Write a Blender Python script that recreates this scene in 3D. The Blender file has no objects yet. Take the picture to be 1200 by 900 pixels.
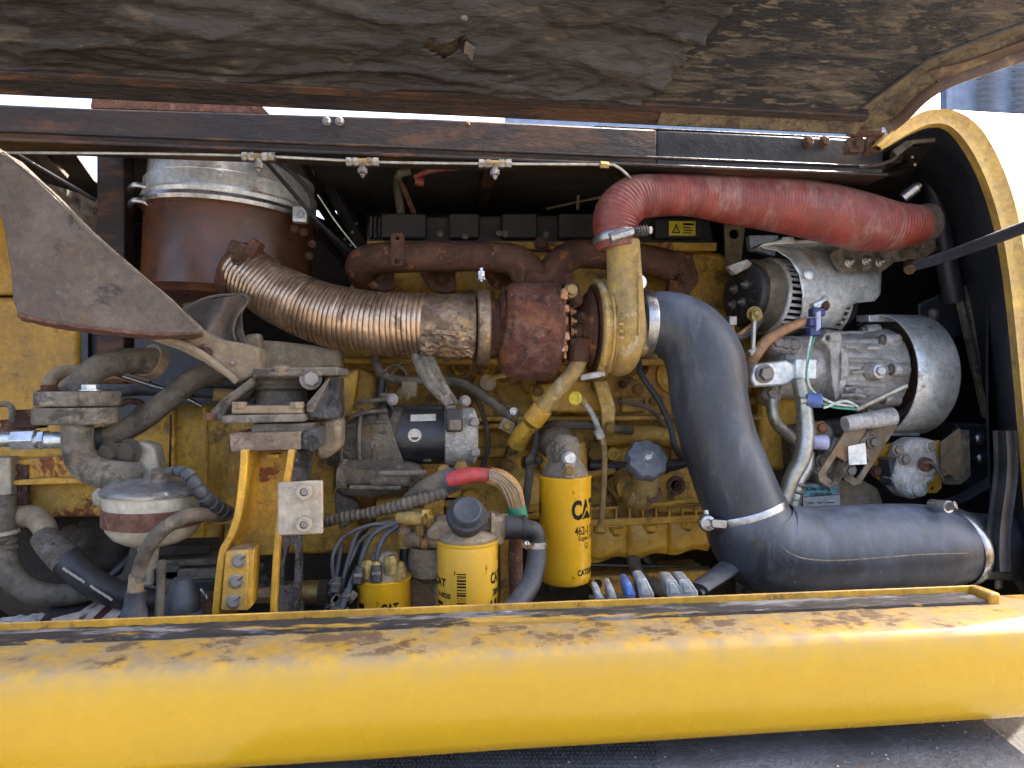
import bpy, math, random
from mathutils import Vector, Matrix, noise
from mathutils.geometry import tessellate_polygon
random.seed(7)
R = math.radians
V = Vector
sc = bpy.context.scene
# ------------------------------------------------------------------ camera, world, sun, exposure
YAW = R(6.6); FPX = 769.0
cam = bpy.data.objects.new('camera', bpy.data.cameras.new('camera')); sc.collection.objects.link(cam)
cam.data.sensor_width = 36; cam.data.lens = FPX / 1200 * 36
cam.data.clip_start = 0.02; cam.data.clip_end = 4000
cam.location = (0, 0, 0); cam.rotation_euler = (R(90), 0, -YAW)
sc.camera = cam
world = bpy.data.worlds.new("World"); sc.world = world; world.use_nodes = True
wn = world.node_tree; bg = wn.nodes['Background']
sky = wn.nodes.new('ShaderNodeTexSky'); sky.sky_type = 'NISHITA'; sky.sun_disc = False
SUN_EL, SUN_AZ = 42, 62            # azimuth clockwise from +Y (the view direction)
sky.sun_elevation = R(SUN_EL); sky.sun_rotation = R(SUN_AZ); sky.air_density = .6; sky.dust_density = 7; sky.ozone_density = 0
wn.links.new(sky.outputs[0], bg.inputs[0]); bg.inputs[1].default_value = 0.15
sun = bpy.data.objects.new('sun', bpy.data.lights.new('sun', 'SUN')); sc.collection.objects.link(sun)
sun.data.energy = 3.6; sun.data.angle = R(0.6); sun.data.color = (1, .95, .87)
sd = V((math.sin(R(SUN_AZ))*math.cos(R(SUN_EL)), math.cos(R(SUN_AZ))*math.cos(R(SUN_EL)), math.sin(R(SUN_EL))))
sun.rotation_euler = sd.to_track_quat('Z', 'Y').to_euler()
sc.view_settings.view_transform = 'Standard'; sc.view_settings.look = 'None'
sc.view_settings.exposure = 2.9; sc.view_settings.gamma = 1

# ------------------------------------------------------------------ measuring helpers
def ray(px, py):
    u = (px - 600) / FPX; v = (450 - py) / FPX
    return V((u*math.cos(YAW) + math.sin(YAW), -u*math.sin(YAW) + math.cos(YAW), v))
def P(px, py, Y): d = ray(px, py); return d * (Y / d.y)
def PZ(px, py, z): d = ray(px, py); return d * (z / d.z)
def PP(px, py, pt, n): d = ray(px, py); n = V(n); return d * (n.dot(V(pt)) / n.dot(d))
def S(px, Y): return (Y / ray(px, 450).y) / FPX           # metres per photo pixel at that depth

# ------------------------------------------------------------------ materials
MATS = {}
def mat(name, base, layers=(), rough=.55, metal=0.0, bump=.25, bscale=120, dust=None, rvar=.2, coat=0, spec=.5, stretch=None, vary=.32, dust2=None, tilt=0):
    m = bpy.data.materials.new(name); m.use_nodes = True; MATS[name] = m
    nt = m.node_tree; N = nt.nodes; L = nt.links; b = N['Principled BSDF']
    tc = N.new('ShaderNodeTexCoord'); oi = N.new('ShaderNodeObjectInfo')
    add = N.new('ShaderNodeVectorMath'); add.operation = 'MULTIPLY_ADD'
    comb = N.new('ShaderNodeCombineXYZ')
    for i in range(3): L.new(oi.outputs['Random'], comb.inputs[i])
    L.new(comb.outputs[0], add.inputs[0]); add.inputs[1].default_value = (13.1, 7.7, 9.3); L.new(tc.outputs['Object'], add.inputs[2])
    co = add.outputs[0]
    if stretch:
        mp = N.new('ShaderNodeMapping'); mp.inputs['Scale'].default_value = stretch; mp.inputs['Rotation'].default_value = (0, 0, tilt)
        L.new(co, mp.inputs[0]); co = mp.outputs[0]
    def nz(scale, detail=8, ro=.6, dist=0):
        n = N.new('ShaderNodeTexNoise'); n.inputs['Scale'].default_value = scale; n.inputs['Detail'].default_value = detail
        n.inputs['Roughness'].default_value = ro; n.inputs['Distortion'].default_value = dist
        L.new(co, n.inputs['Vector']); return n.outputs['Fac']
    def mix(fac, a, bcol):
        x = N.new('ShaderNodeMix'); x.data_type = 'RGBA'
        if isinstance(fac, float): x.inputs['Factor'].default_value = fac
        else: L.new(fac, x.inputs['Factor'])
        for s, c in ((6, a), (7, bcol)):
            if isinstance(c, tuple): x.inputs[s].default_value = (*c, 1)
            else: L.new(c, x.inputs[s])
        return x.outputs[2]
    def mr(val, lo, hi, a=0., c=1.):
        x = N.new('ShaderNodeMapRange'); L.new(val, x.inputs[0])
        for i, q in enumerate((lo, hi, a, c)): x.inputs[i+1].default_value = q
        return x.outputs[0]
    col = base; rg = mr(nz(18, 5), .3, .7, max(0.02, rough - rvar/2), min(1, rough + rvar/2))
    mt = None
    for ly in layers:       # (colour, scale, threshold, softness, amount[, rough, metal])
        c, s, th, so, am = ly[:5]
        f = mr(nz(s, 10, .72, .35), th - so*.6, th + so*.6, 0., am)
        col = mix(f, col, c)
        if len(ly) > 5:
            x = N.new('ShaderNodeMix'); x.data_type = 'FLOAT'; L.new(f, x.inputs[0]); L.new(rg, x.inputs[2]); x.inputs[3].default_value = ly[5]; rg = x.outputs[0]
        if len(ly) > 6:
            x = N.new('ShaderNodeMix'); x.data_type = 'FLOAT'; L.new(f, x.inputs[0])
            if mt is None: x.inputs[2].default_value = metal
            else: L.new(mt, x.inputs[2])
            x.inputs[3].default_value = ly[6]; mt = x.outputs[0]
    if dust:                # (colour, amount): settles on faces that look up
        g = N.new('ShaderNodeNewGeometry'); sx = N.new('ShaderNodeSeparateXYZ'); L.new(g.outputs['Normal'], sx.inputs[0])
        f1 = mr(sx.outputs[2], .0, .9, 0., 1.); f2 = mr(nz(30, 8), .35, .62, .25, 1.)
        mu = N.new('ShaderNodeMath'); mu.operation = 'MULTIPLY'; L.new(f1, mu.inputs[0]); L.new(f2, mu.inputs[1])
        m2 = N.new('ShaderNodeMath'); m2.operation = 'MULTIPLY'; L.new(mu.outputs[0], m2.inputs[0]); m2.inputs[1].default_value = dust[1]
        col = mix(m2.outputs[0], col, dust[0])
        x = N.new('ShaderNodeMix'); x.data_type = 'FLOAT'; L.new(m2.outputs[0], x.inputs[0]); L.new(rg, x.inputs[2]); x.inputs[3].default_value = .9; rg = x.outputs[0]
    if dust2:               # (colour, scale, threshold, amount): scuffs and stains on faces that look up
        g = N.new('ShaderNodeNewGeometry'); sx = N.new('ShaderNodeSeparateXYZ'); L.new(g.outputs['Normal'], sx.inputs[0])
        f1 = mr(sx.outputs[2], .90, .99, 0., dust2[3]); f2 = mr(nz(dust2[1], 10, .7), dust2[2] - .02, dust2[2] + .03, 0., 1.)
        mu = N.new('ShaderNodeMath'); mu.operation = 'MULTIPLY'; L.new(f1, mu.inputs[0]); L.new(f2, mu.inputs[1])
        col = mix(mu.outputs[0], col, dust2[0])
    if vary:                # fine mottling of the colour itself
        x = N.new('ShaderNodeMix'); x.data_type = 'RGBA'; x.blend_type = 'MULTIPLY'; x.inputs['Factor'].default_value = 1
        if isinstance(col, tuple): x.inputs[6].default_value = (*col, 1)
        else: L.new(col, x.inputs[6])
        va = mr(nz(75, 9, .75), .33, .67, 1 - vary, 1 + vary*.6); vb = mr(nz(9, 4, .6), .35, .65, 1 - vary*.6, 1 + vary*.35)
        mm = N.new('ShaderNodeMath'); mm.operation = 'MULTIPLY'; L.new(va, mm.inputs[0]); L.new(vb, mm.inputs[1]); L.new(mm.outputs[0], x.inputs[7]); col = x.outputs[2]
    if isinstance(col, tuple): b.inputs['Base Color'].default_value = (*col, 1)
    else: L.new(col, b.inputs['Base Color'])
    L.new(rg, b.inputs['Roughness'])
    if mt is None: b.inputs['Metallic'].default_value = metal
    else: L.new(mt, b.inputs['Metallic'])
    b.inputs['Coat Weight'].default_value = coat; b.inputs['Coat Roughness'].default_value = .12
    b.inputs['Specular IOR Level'].default_value = spec
    if bump:
        bp = N.new('ShaderNodeBump'); bp.inputs['Strength'].default_value = min(1, bump*1.6); bp.inputs['Distance'].default_value = .008
        a = N.new('ShaderNodeMath'); a.operation = 'ADD'; L.new(nz(bscale, 6, .7), a.inputs[0]); L.new(nz(bscale*.22, 4), a.inputs[1])
        L.new(a.outputs[0], bp.inputs['Height']); L.new(bp.outputs[0], b.inputs['Normal'])
    return m

YEL = (.62, .335, .022)
GRIME = (.06, .035, .016); SOOT = (.015, .013, .012); TAN = (.30, .22, .12); RUST = (.17, .05, .018); DUST = (.34, .30, .24)
mat('yellow_paint', (.56, .325, .006), [((.51, .285, .005), 3, .5, .2, .6), ((.14, .05, .02), 60, .775, .012, .9), ((.60, .52, .38), 90, .79, .01, .8)], rough=.26, bump=.008, bscale=60, coat=.2, rvar=.14, dust=((.30, .225, .12), 1.15), dust2=((.11, .065, .035), 16, .55, .85), vary=.04)
mat('yellow_ledge', (.62, .42, .12), [((.42, .33, .19), 10, .5, .1, .75), ((.62, .35, .03), 14, .56, .06, .6), ((.16, .09, .05), 22, .60, .03, .85), ((.04, .03, .025), 30, .64, .02, .9)], rough=.5, bump=.2, bscale=90, stretch=(.25, 1.5, 1))
mat('yellow_lip', (.04, .037, .037), [((.34, .33, .33), 22, .56, .05, .8), ((.60, .36, .06), 12, .57, .03, .95), ((.75, .74, .72), 34, .64, .03, .9)], rough=.6, bump=.5, bscale=90, stretch=(.2, 1.3, 1))
mat('yellow_engine', (.60, .34, .03), [((.34, .17, .022), 6, .5, .12, .85), ((.62, .38, .06), 16, .57, .06, .6), ((.10, .055, .02), 14, .57, .07, .85), ((.26, .20, .11), 34, .60, .05, .6), (SOOT, 40, .68, .03, .8)], rough=.5, bump=.3, bscale=110, dust=((.30, .22, .11), .5))
mat('yellow_bright', (.60, .32, .025), [((.46, .25, .03), 8, .5, .1, .7), ((.20, .10, .03), 24, .62, .04, .8), (RUST, 40, .68, .03, .8)], rough=.42, bump=.15, bscale=90, dust=(DUST, .35))
mat('yellow_rusty', (.55, .31, .035), [((.44, .27, .06), 8, .5, .1, .7), ((.20, .055, .02), 9, .57, .03, .95, .85), (GRIME, 20, .62, .04, .8)], rough=.5, bump=.3, bscale=90, dust=(DUST, .5))
mat('yellow_turbo', (.46, .29, .06), [((.30, .21, .09), 14, .48, .1, .8), ((.55, .46, .30), 30, .58, .05, .7), ((.16, .08, .03), 38, .62, .04, .85)], rough=.5, bump=.35, bscale=160, dust=((.4, .34, .22), .5))
mat('rust_turbo', (.15, .050, .028), [((.24, .115, .075), 30, .52, .06, .8), ((.32, .12, .03), 9, .56, .07, .8), ((.05, .02, .016), 38, .57, .05, .8), ((.55, .50, .48), 70, .66, .03, .8)], rough=.5, metal=.2, bump=.7, bscale=260)
mat('rust_manifold', (.135, .055, .026), [((.07, .028, .016), 12, .5, .1, .8), ((.34, .13, .045), 30, .585, .04, .8), ((.04, .018, .012), 50, .6, .04, .6)], rough=.5, metal=.25, bump=.45, bscale=200)
mat('rust_frame', (.034, .019, .012), [((.012, .009, .008), 8, .5, .08, .9), ((.12, .05, .018), 12, .54, .07, .8), ((.17, .12, .05), 26, .67, .03, .6)], rough=.45, bump=.4, bscale=120, metal=.1, stretch=(.35, 1, 1))
mat('rust_orange', (.125, .045, .018), [((.06, .026, .014), 5, .5, .1, .8), ((.05, .03, .02), 20, .62, .05, .6)], rough=.34, bump=.05, bscale=80, vary=.15)
mat('rust_light', (.20, .095, .06), [((.12, .05, .03), 40, .52, .06, .8), ((.34, .2, .14), 60, .6, .05, .6)], rough=.8, bump=.6, bscale=200)
mat('black_paint', (.016, .017, .020), [((.05, .04, .03), 9, .56, .08, .6), ((.12, .09, .06), 26, .66, .04, .5)], rough=.35, bump=.15, bscale=80, dust=((.16, .14, .11), .35))
mat('black_shroud', (.026, .031, .042), [((.045, .05, .06), 7, .52, .08, .6), ((.14, .13, .12), 34, .67, .03, .6)], rough=.45, bump=.15, bscale=70, dust=((.2, .2, .2), .5))
mat('black_plastic', (.018, .018, .019), [((.06, .055, .045), 22, .6, .06, .5)], rough=.5, bump=.12, bscale=120, dust=((.16, .15, .13), .35))
mat('oil_cap_grey', (.11, .12, .135), [((.20, .20, .20), 26, .56, .06, .6), ((.05, .05, .05), 40, .6, .05, .6)], rough=.55, bump=.2, bscale=220)
mat('grey_cap', (.045, .05, .06), [((.10, .10, .10), 30, .6, .06, .5)], rough=.55, bump=.1, bscale=200)
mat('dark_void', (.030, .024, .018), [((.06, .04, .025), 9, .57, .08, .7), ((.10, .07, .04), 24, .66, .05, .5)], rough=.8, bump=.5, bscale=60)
mat('rubber', (.028, .030, .034), [((.06, .062, .066), 9, .5, .1, .6), ((.18, .18, .18), 70, .69, .02, .7)], rough=.5, bump=.12, bscale=180, dust=((.17, .18, .2), .6))
mat('rubber_big', (.028, .030, .034), [((.06, .066, .078), 6, .5, .1, .8), ((.11, .08, .055), 11, .60, .05, .55), ((.10, .11, .125), 30, .58, .06, .45), ((.34, .34, .34), 130, .70, .012, .9)], rough=.40, bump=.035, bscale=300, dust=((.17, .20, .26), .75), stretch=(1, 1, .35), vary=.12)
mat('rubber_old', (.088, .072, .050), [((.17, .14, .10), 12, .5, .1, .8), ((.030, .025, .020), 22, .57, .05, .75)], rough=.6, bump=.3, bscale=180, dust=((.27, .225, .165), .5))
mat('red_silicone', (.25, .042, .028), [((.17, .032, .025), 7, .5, .12, .8), ((.32, .10, .07), 20, .58, .08, .5), ((.36, .24, .20), 14, .57, .09, .40), ((.10, .03, .02), 30, .60, .06, .6)], rough=.45, bump=.15, bscale=120, dust=((.34, .22, .18), .6), stretch=(1.6, .7, .7))
mat('pink_cable', (.50, .05, .05), [((.3, .06, .05), 30, .55, .08, .7)], rough=.45, bump=.1)
mat('tan_braid', (.42, .24, .09), [((.25, .12, .04), 40, .55, .08, .7)], rough=.7, bump=.3, bscale=200)
mat('green_tape', (.02, .20, .10), rough=.5, bump=.1)
mat('bellows_metal', (.66, .48, .32), [((.52, .34, .20), 10, .5, .12, .7), ((.10, .06, .035), 16, .60, .05, .7, .6, .6), ((.6, .55, .5), 40, .6, .06, .4)], rough=.33, metal=.88, bump=.08, bscale=120)
mat('bellows_wrap', (.34, .25, .17), [((.12, .07, .04), 14, .5, .1, .8, .6, .5), ((.55, .36, .15), 22, .58, .06, .6), (SOOT, 34, .62, .04, .7)], rough=.38, metal=.8, bump=.35, bscale=90)
mat('clamp_steel', (.50, .50, .50), [((.26, .22, .17), 24, .55, .08, .6), ((.24, .10, .04), 34, .64, .05, .5)], rough=.32, metal=.9, bump=.06)
mat('bolt_steel', (.36, .35, .33), [((.14, .10, .07), 60, .5, .1, .8), ((.2, .09, .04), 40, .6, .05, .6)], rough=.42, metal=.75, bump=.2, bscale=300)
mat('bolt_yellow', (.30, .17, .03), [((.10, .05, .02), 60, .52, .08, .8), ((.3, .24, .15), 80, .6, .05, .6)], rough=.5, bump=.3, bscale=300)
mat('bolt_rust', (.10, .045, .025), [((.26, .16, .10), 90, .55, .08, .7)], rough=.65, metal=.3, bump=.4, bscale=300)
mat('cast_grey', (.68, .67, .64), [((.34, .31, .26), 14, .5, .1, .8), ((.66, .66, .66), 26, .58, .06, .6), ((.18, .10, .06), 18, .62, .05, .6), (SOOT, 44, .66, .04, .6)], rough=.5, metal=.45, bump=.45, bscale=150, dust=((.42, .40, .36), .4))
mat('cast_starter', (.21, .18, .135), [((.10, .085, .065), 10, .5, .1, .8), ((.30, .28, .25), 40, .58, .05, .65), ((.20, .11, .03), 13, .62, .05, .7), (SOOT, 30, .63, .04, .7)], rough=.6, metal=.3, bump=.6, bscale=170)
mat('galvanised', (.80, .83, .82), [((.52, .57, .57), 12, .5, .1, .7), ((.8, .82, .8), 34, .58, .05, .6), ((.26, .13, .08), 8, .615, .05, .75, .8, .1), ((.22, .22, .20), 44, .66, .04, .5)], rough=.36, metal=.55, bump=.12, bscale=90)
mat('pipe_steel', (.46, .45, .40), [((.30, .27, .2), 16, .52, .1, .7), ((.2, .12, .06), 24, .64, .05, .5)], rough=.36, metal=.7, bump=.1)
mat('fitting_zinc', (.62, .65, .68), [((.4, .38, .34), 20, .55, .08, .5)], rough=.25, metal=.8, bump=.05)
mat('grey_gusset', (.125, .092, .066), [((.19, .15, .115), 6, .48, .12, .85), ((.18, .11, .05), 14, .60, .06, .6), ((.04, .025, .016), 12, .60, .06, .85), ((.24, .20, .16), 50, .62, .04, .6)], rough=.42, bump=.5, bscale=190, dust=((.3, .26, .2), .3))
mat('tan_metal', (.30, .23, .14), [((.20, .14, .08), 9, .5, .1, .8), ((.36, .18, .06), 16, .59, .05, .6), ((.40, .35, .27), 30, .58, .06, .6), (GRIME, 30, .63, .04, .7)], rough=.6, bump=.3, bscale=130, dust=((.36, .31, .24), .5))
mat('wood_tan', (.24, .17, .11), [((.15, .10, .065), 12, .5, .1, .8), ((.36, .3, .24), 30, .58, .06, .6)], rough=.75, bump=.4, bscale=100)
mat('mount_grey', (.215, .185, .14), [((.37, .32, .245), 26, .55, .06, .75), ((.07, .055, .04), 18, .555, .06, .9), ((.26, .14, .06), 34, .61, .04, .7)], rough=.5, metal=.15, bump=.6, bscale=190, dust=((.40, .34, .26), .5))
mat('oily_grey', (.12, .12, .125), [((.03, .03, .03), 30, .5, .05, .9, .15), ((.5, .5, .52), 60, .64, .03, .8)], rough=.2, metal=.5, bump=.9, bscale=150)
mat('bowl_cream', (.42, .38, .29), [((.32, .27, .19), 6, .5, .1, .7), ((.26, .19, .10), 14, .6, .05, .5)], rough=.4, bump=.1, bscale=90)
mat('plate_cream', (.44, .37, .25), [((.33, .29, .23), 18, .5, .1, .85), ((.46, .18, .11), 22, .63, .04, .7), ((.25, .2, .14), 44, .62, .04, .6)], rough=.5, bump=.2, bscale=120)
mat('filter_yellow', (.66, .36, .012), [((.56, .28, .012), 5, .5, .1, .5), ((.45, .28, .05), 44, .68, .04, .6)], rough=.3, bump=.03, vary=.06, coat=.4)
mat('filter_pale', (.62, .36, .03), [((.52, .30, .04), 9, .55, .1, .5), ((.34, .22, .06), 50, .68, .03, .6)], rough=.32, bump=.03, vary=.06, coat=.3)
mat('ink', (.008, .007, .006), rough=.6, bump=0, vary=0, spec=.15)
mat('label_yellow', (.62, .50, .03), rough=.5, bump=0)
mat('label_silver', (.5, .47, .4), rough=.4, bump=0, metal=.3)
mat('label_teal', (.20, .42, .44), rough=.45, bump=0)
mat('label_white', (.5, .5, .46), [((.38, .34, .27), 30, .52, .1, .7)], rough=.5, bump=0)
mat('insulation', (.040, .032, .025), [((.016, .013, .011), 7, .5, .12, .8), ((.17, .13, .08), 15, .60, .07, .6), ((.30, .24, .16), 50, .66, .03, .5)], rough=.40, bump=.45, bscale=60, stretch=(.4, 1.2, 1.2), spec=.55, vary=.2)
mat('insulation_dusty', (.105, .082, .055), [((.010, .009, .008), 5, .50, .06, .97), ((.010, .009, .008), 24, .545, .03, .9), ((.22, .17, .10), 40, .57, .04, .7)], rough=.6, bump=.8, bscale=90, stretch=(.5, 2.2, 2.2), tilt=.5)
mat('hood_tan', (.20, .145, .075), [((.07, .05, .03), 14, .51, .08, .85), ((.04, .03, .02), 30, .58, .04, .8), ((.3, .22, .12), 50, .62, .03, .6)], rough=.65, bump=.5, bscale=130)
mat('hood_brown', (.10, .055, .035), [((.26, .18, .08), 10, .57, .06, .8)], rough=.5, bump=.2, bscale=110)
mat('shell_yellow', (.58, .37, .075), [((.52, .33, .07), 6, .5, .1, .5)], rough=.35, bump=.04, vary=.06, coat=.3)
mat('shell_rim', (.58, .38, .09), [((.42, .27, .09), 12, .52, .08, .8), ((.26, .16, .07), 22, .62, .04, .7)], rough=.5, bump=.2)
mat('pale_plastic', (.40, .42, .42), [((.26, .26, .25), 50, .52, .08, .7)], rough=.4, bump=.2, bscale=300)
mat('blue_plastic', (.10, .20, .50), [((.2, .25, .4), 50, .58, .08, .6)], rough=.4, bump=.1)
mat('blue_dark', (.03, .05, .16), [((.1, .12, .2), 60, .6, .06, .6)], rough=.4, bump=.1)
mat('cap_blue', (.12, .18, .46), rough=.45, bump=.05)
mat('cap_lilac', (.42, .44, .62), rough=.45, bump=.05)
mat('wire_white', (.55, .62, .55), rough=.4, bump=0)
mat('wire_green', (.08, .34, .22), rough=.4, bump=0)
mat('asphalt', (.12, .115, .11), [((.17, .16, .15), 40, .55, .1, .6)], rough=.85, bump=.6, bscale=60)
mat('step_steel', (.17, .18, .20), [((.10, .105, .11), 7, .5, .12, .7), ((.26, .15, .07), 8, .63, .05, .5), ((.6, .6, .6), 130, .72, .01, .8)], rough=.6, bump=.5, bscale=160, metal=.1)
mat('wall_blue', (.15, .20, .30), [((.19, .25, .35), 2, .5, .1, .6)], rough=.6, bump=.05)
mat('wall_pale', (.20, .28, .40), rough=.7, bump=.05)
mat('stripe_maroon', (.10, .03, .03), rough=.6, bump=.1)
mat('paper_white', (.62, .60, .56), [((.3, .32, .36), 30, .52, .05, .8)], rough=.6, bump=.1)
mat('board_cream', (.60, .52, .42), rough=.6, bump=.1)
mat('copper_sensor', (.34, .15, .06), [((.5, .38, .3), 60, .55, .06, .7)], rough=.4, metal=.6, bump=.2)
mat('brass', (.38, .28, .10), [((.2, .13, .05), 60, .55, .08, .7)], rough=.4, metal=.7, bump=.2)
mat('copper_wire', (.42, .22, .10), [((.25, .14, .07), 30, .5, .1, .7)], rough=.5, bump=.1)

# ------------------------------------------------------------------ mesh builder
def frame(d):
    d = V(d).normalized(); a = V((0, 0, 1)) if abs(d.z) < .9 else V((1, 0, 0))
    x = a.cross(d).normalized(); return x, d.cross(x).normalized(), d
def catmull(pts, sub):
    out = []; n = len(pts)
    if n < 3 or sub <= 1: return list(pts)
    for i in range(n - 1):
        p0 = pts[i-1] if i else pts[0]*2 - pts[1]; p1 = pts[i]; p2 = pts[i+1]; p3 = pts[i+2] if i + 2 < n else pts[-1]*2 - pts[-2]
        for k in range(sub):
            t = k / sub
            out.append(.5*((2*p1) + (p2 - p0)*t + (2*p0 - 5*p1 + 4*p2 - p3)*t*t + (3*p1 - p0 - 3*p2 + p3)*t**3))
    out.append(pts[-1]); return out
class MB:
    def __init__(s): s.v = []; s.f = []
    def loopbridge(s, rings, closed=True, cap=True, wrap=False):
        b0 = len(s.v); n = len(rings[0])
        for r in rings: s.v += r
        m = len(rings)
        for i in range(m if wrap else m - 1):
            for j in range(n if closed else n - 1):
                a = b0 + i*n + j; b = b0 + i*n + (j+1) % n; c = b0 + ((i+1) % m)*n + (j+1) % n; d = b0 + ((i+1) % m)*n + j
                s.f.append((a, b, c, d))
        if cap and not wrap:
            s.f.append(tuple(b0 + j for j in reversed(range(n)))); s.f.append(tuple(b0 + (m-1)*n + j for j in range(n)))
    def tube(s, pts, r, seg=20, sub=8, cap=True, mod=None, flat=1.0, hollow=0):
        pts = [V(p) for p in pts]; rr = r if isinstance(r, (list, tuple)) else [r]*len(pts)
        rv = [V((x, 0, 0)) for x in rr]
        c = catmull(pts, sub) if len(pts) > 2 else ([pts[0].lerp(pts[1], k/max(1, sub)) for k in range(max(1, sub)+1)])
        rad = [q.x for q in (catmull(rv, sub) if len(pts) > 2 else [rv[0].lerp(rv[1], k/max(1, sub)) for k in range(max(1, sub)+1)])]
        x, y, d = frame(c[1] - c[0]); rings = []; arc = 0
        for i, p in enumerate(c):
            t = (c[min(i+1, len(c)-1)] - c[max(i-1, 0)]).normalized()
            x = (x - t*x.dot(t)).normalized(); y = t.cross(x)
            if i: arc += (p - c[i-1]).length
            q = rad[i] + (mod(arc) if mod else 0)
            rings.append([p + (x*math.cos(a) + y*math.sin(a)*flat)*q for a in [2*math.pi*k/seg for k in range(seg)]])
        s.loopbridge(rings, cap=cap); return s
    def lathe(s, o, ax, prof, seg=32, cap=True, start=0, sweep=None, wave=None):
        x, y, d = frame(ax); o = V(o)
        rings = []
        if sweep is None: angs = [start + 2*math.pi*k/seg for k in range(seg)]
        else: angs = [start + sweep*k/seg for k in range(seg+1)]
        for t, r in prof:
            rings.append([o + d*t + (x*math.cos(a) + y*math.sin(a))*r*(wave(a) if wave else 1) for a in angs])
        s.loopbridge(rings, closed=sweep is None, cap=cap and sweep is None); return s
    def box(s, c, sx, sy, sz, rot=None):
        c = V(c); b0 = len(s.v); rot = rot or Matrix.Identity(3)
        for z in (-1, 1):
            for x, y in ((-1, -1), (1, -1), (1, 1), (-1, 1)): s.v.append(c + rot @ V((x*sx/2, y*sy/2, z*sz/2)))
        for f in ((3, 2, 1, 0), (4, 5, 6, 7), (0, 1, 5, 4), (1, 2, 6, 5), (2, 3, 7, 6), (3, 0, 4, 7)): s.f.append(tuple(b0 + i for i in f))
        return s
    def plate(s, poly, ext, holes=()):
        loops = [[V(p) for p in poly]] + [[V(p) for p in h] for h in holes]; ext = V(ext); b0 = len(s.v)
        flat = [p for l in loops for p in l]; n = len(flat)
        s.v += flat + [p + ext for p in flat]
        if holes:
            for t in tessellate_polygon(loops): s.f.append(tuple(b0 + i for i in t)); s.f.append(tuple(b0 + n + i for i in reversed(t)))
        else: s.f.append(tuple(b0 + i for i in range(n))); s.f.append(tuple(b0 + n + i for i in reversed(range(n))))
        k = 0
        for l in loops:
            m = len(l)
            for i in range(m): a = b0 + k + i; b = b0 + k + (i+1) % m; s.f.append((a, a + n, b + n, b))
            k += m
        return s
    def grid(s, fn, nu, nv, th=None):
        b0 = len(s.v); g = [[V(fn(i/nu, j/nv)) for j in range(nv+1)] for i in range(nu+1)]
        s.v += [p for r in g for p in r]; w = nv + 1
        for i in range(nu):
            for j in range(nv): a = b0 + i*w + j; s.f.append((a, a+1, a+w+1, a+w))
        if th is not None:
            th = V(th); n = (nu+1)*w; s.v += [p + th for r in g for p in r]
            for i in range(nu):
                for j in range(nv): a = b0 + n + i*w + j; s.f.append((a, a+w, a+w+1, a+1))
            per = [i*w for i in range(nu+1)] + [nu*w + j for j in range(1, nv+1)] + [i*w + nv for i in range(nu-1, -1, -1)] + [j for j in range(nv-1, 0, -1)]
            for k in range(len(per)):
                a, b = b0 + per[k], b0 + per[(k+1) % len(per)]; s.f.append((a, b, b+n, a+n))
        return s
    def ball(s, c, r, seg=16):
        return s.lathe(c, (0, 0, 1), [(-math.cos(a)*r, max(math.sin(a)*r, 1e-5)) for a in [math.pi*k/10 for k in range(11)]], seg)
def setp(o, label=None, cat=None, group=None, kind=None):
    if label: o['label'] = label
    if cat: o['category'] = cat
    if group: o['group'] = group
    if kind: o['kind'] = kind
    return o
def T(name, label, cat, loc, group=None):
    o = bpy.data.objects.new(name, None); sc.collection.objects.link(o); o.empty_display_size = .05
    o.location = V(loc); bpy_loc[o.name] = V(loc); return setp(o, label, cat, group)
bpy_loc = {}
import bmesh
def mk(name, mb, m, sharp=32, org=V((0, 0, 0))):
    me = bpy.data.meshes.new(name); me.from_pydata([tuple(V(p) - org) for p in mb.v], [], mb.f)
    bm = bmesh.new(); bm.from_mesh(me); bmesh.ops.remove_doubles(bm, verts=bm.verts, dist=1e-6); bmesh.ops.recalc_face_normals(bm, faces=bm.faces); bm.to_mesh(me); bm.free()
    me.materials.append(MATS[m]); me.shade_smooth(); me.set_sharp_from_angle(angle=R(sharp)); return me
def org_of(p):
    o = V((0, 0, 0))
    while p is not None: o = o + V(p.location); p = p.parent
    return o
def O(name, mb, m, parent=None, bevel=0, label=None, kind=None, sharp=32, cat=None, group=None, loc=None):
    """One mesh object. Vertices are given in world space; the object's origin is its parent's (or loc)."""
    org = org_of(parent) if parent is not None else V(loc if loc is not None else (0, 0, 0))
    o = bpy.data.objects.new(name, mk(name, mb, m, sharp, org)); sc.collection.objects.link(o)
    if parent is not None: o.parent = parent
    else: o.location = org
    if bevel:
        b = o.modifiers.new('bevel', 'BEVEL'); b.width = bevel; b.segments = 2; b.limit_method = 'ANGLE'; b.angle_limit = R(40); b.harden_normals = False
    return setp(o, label, cat, group, kind)
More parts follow.
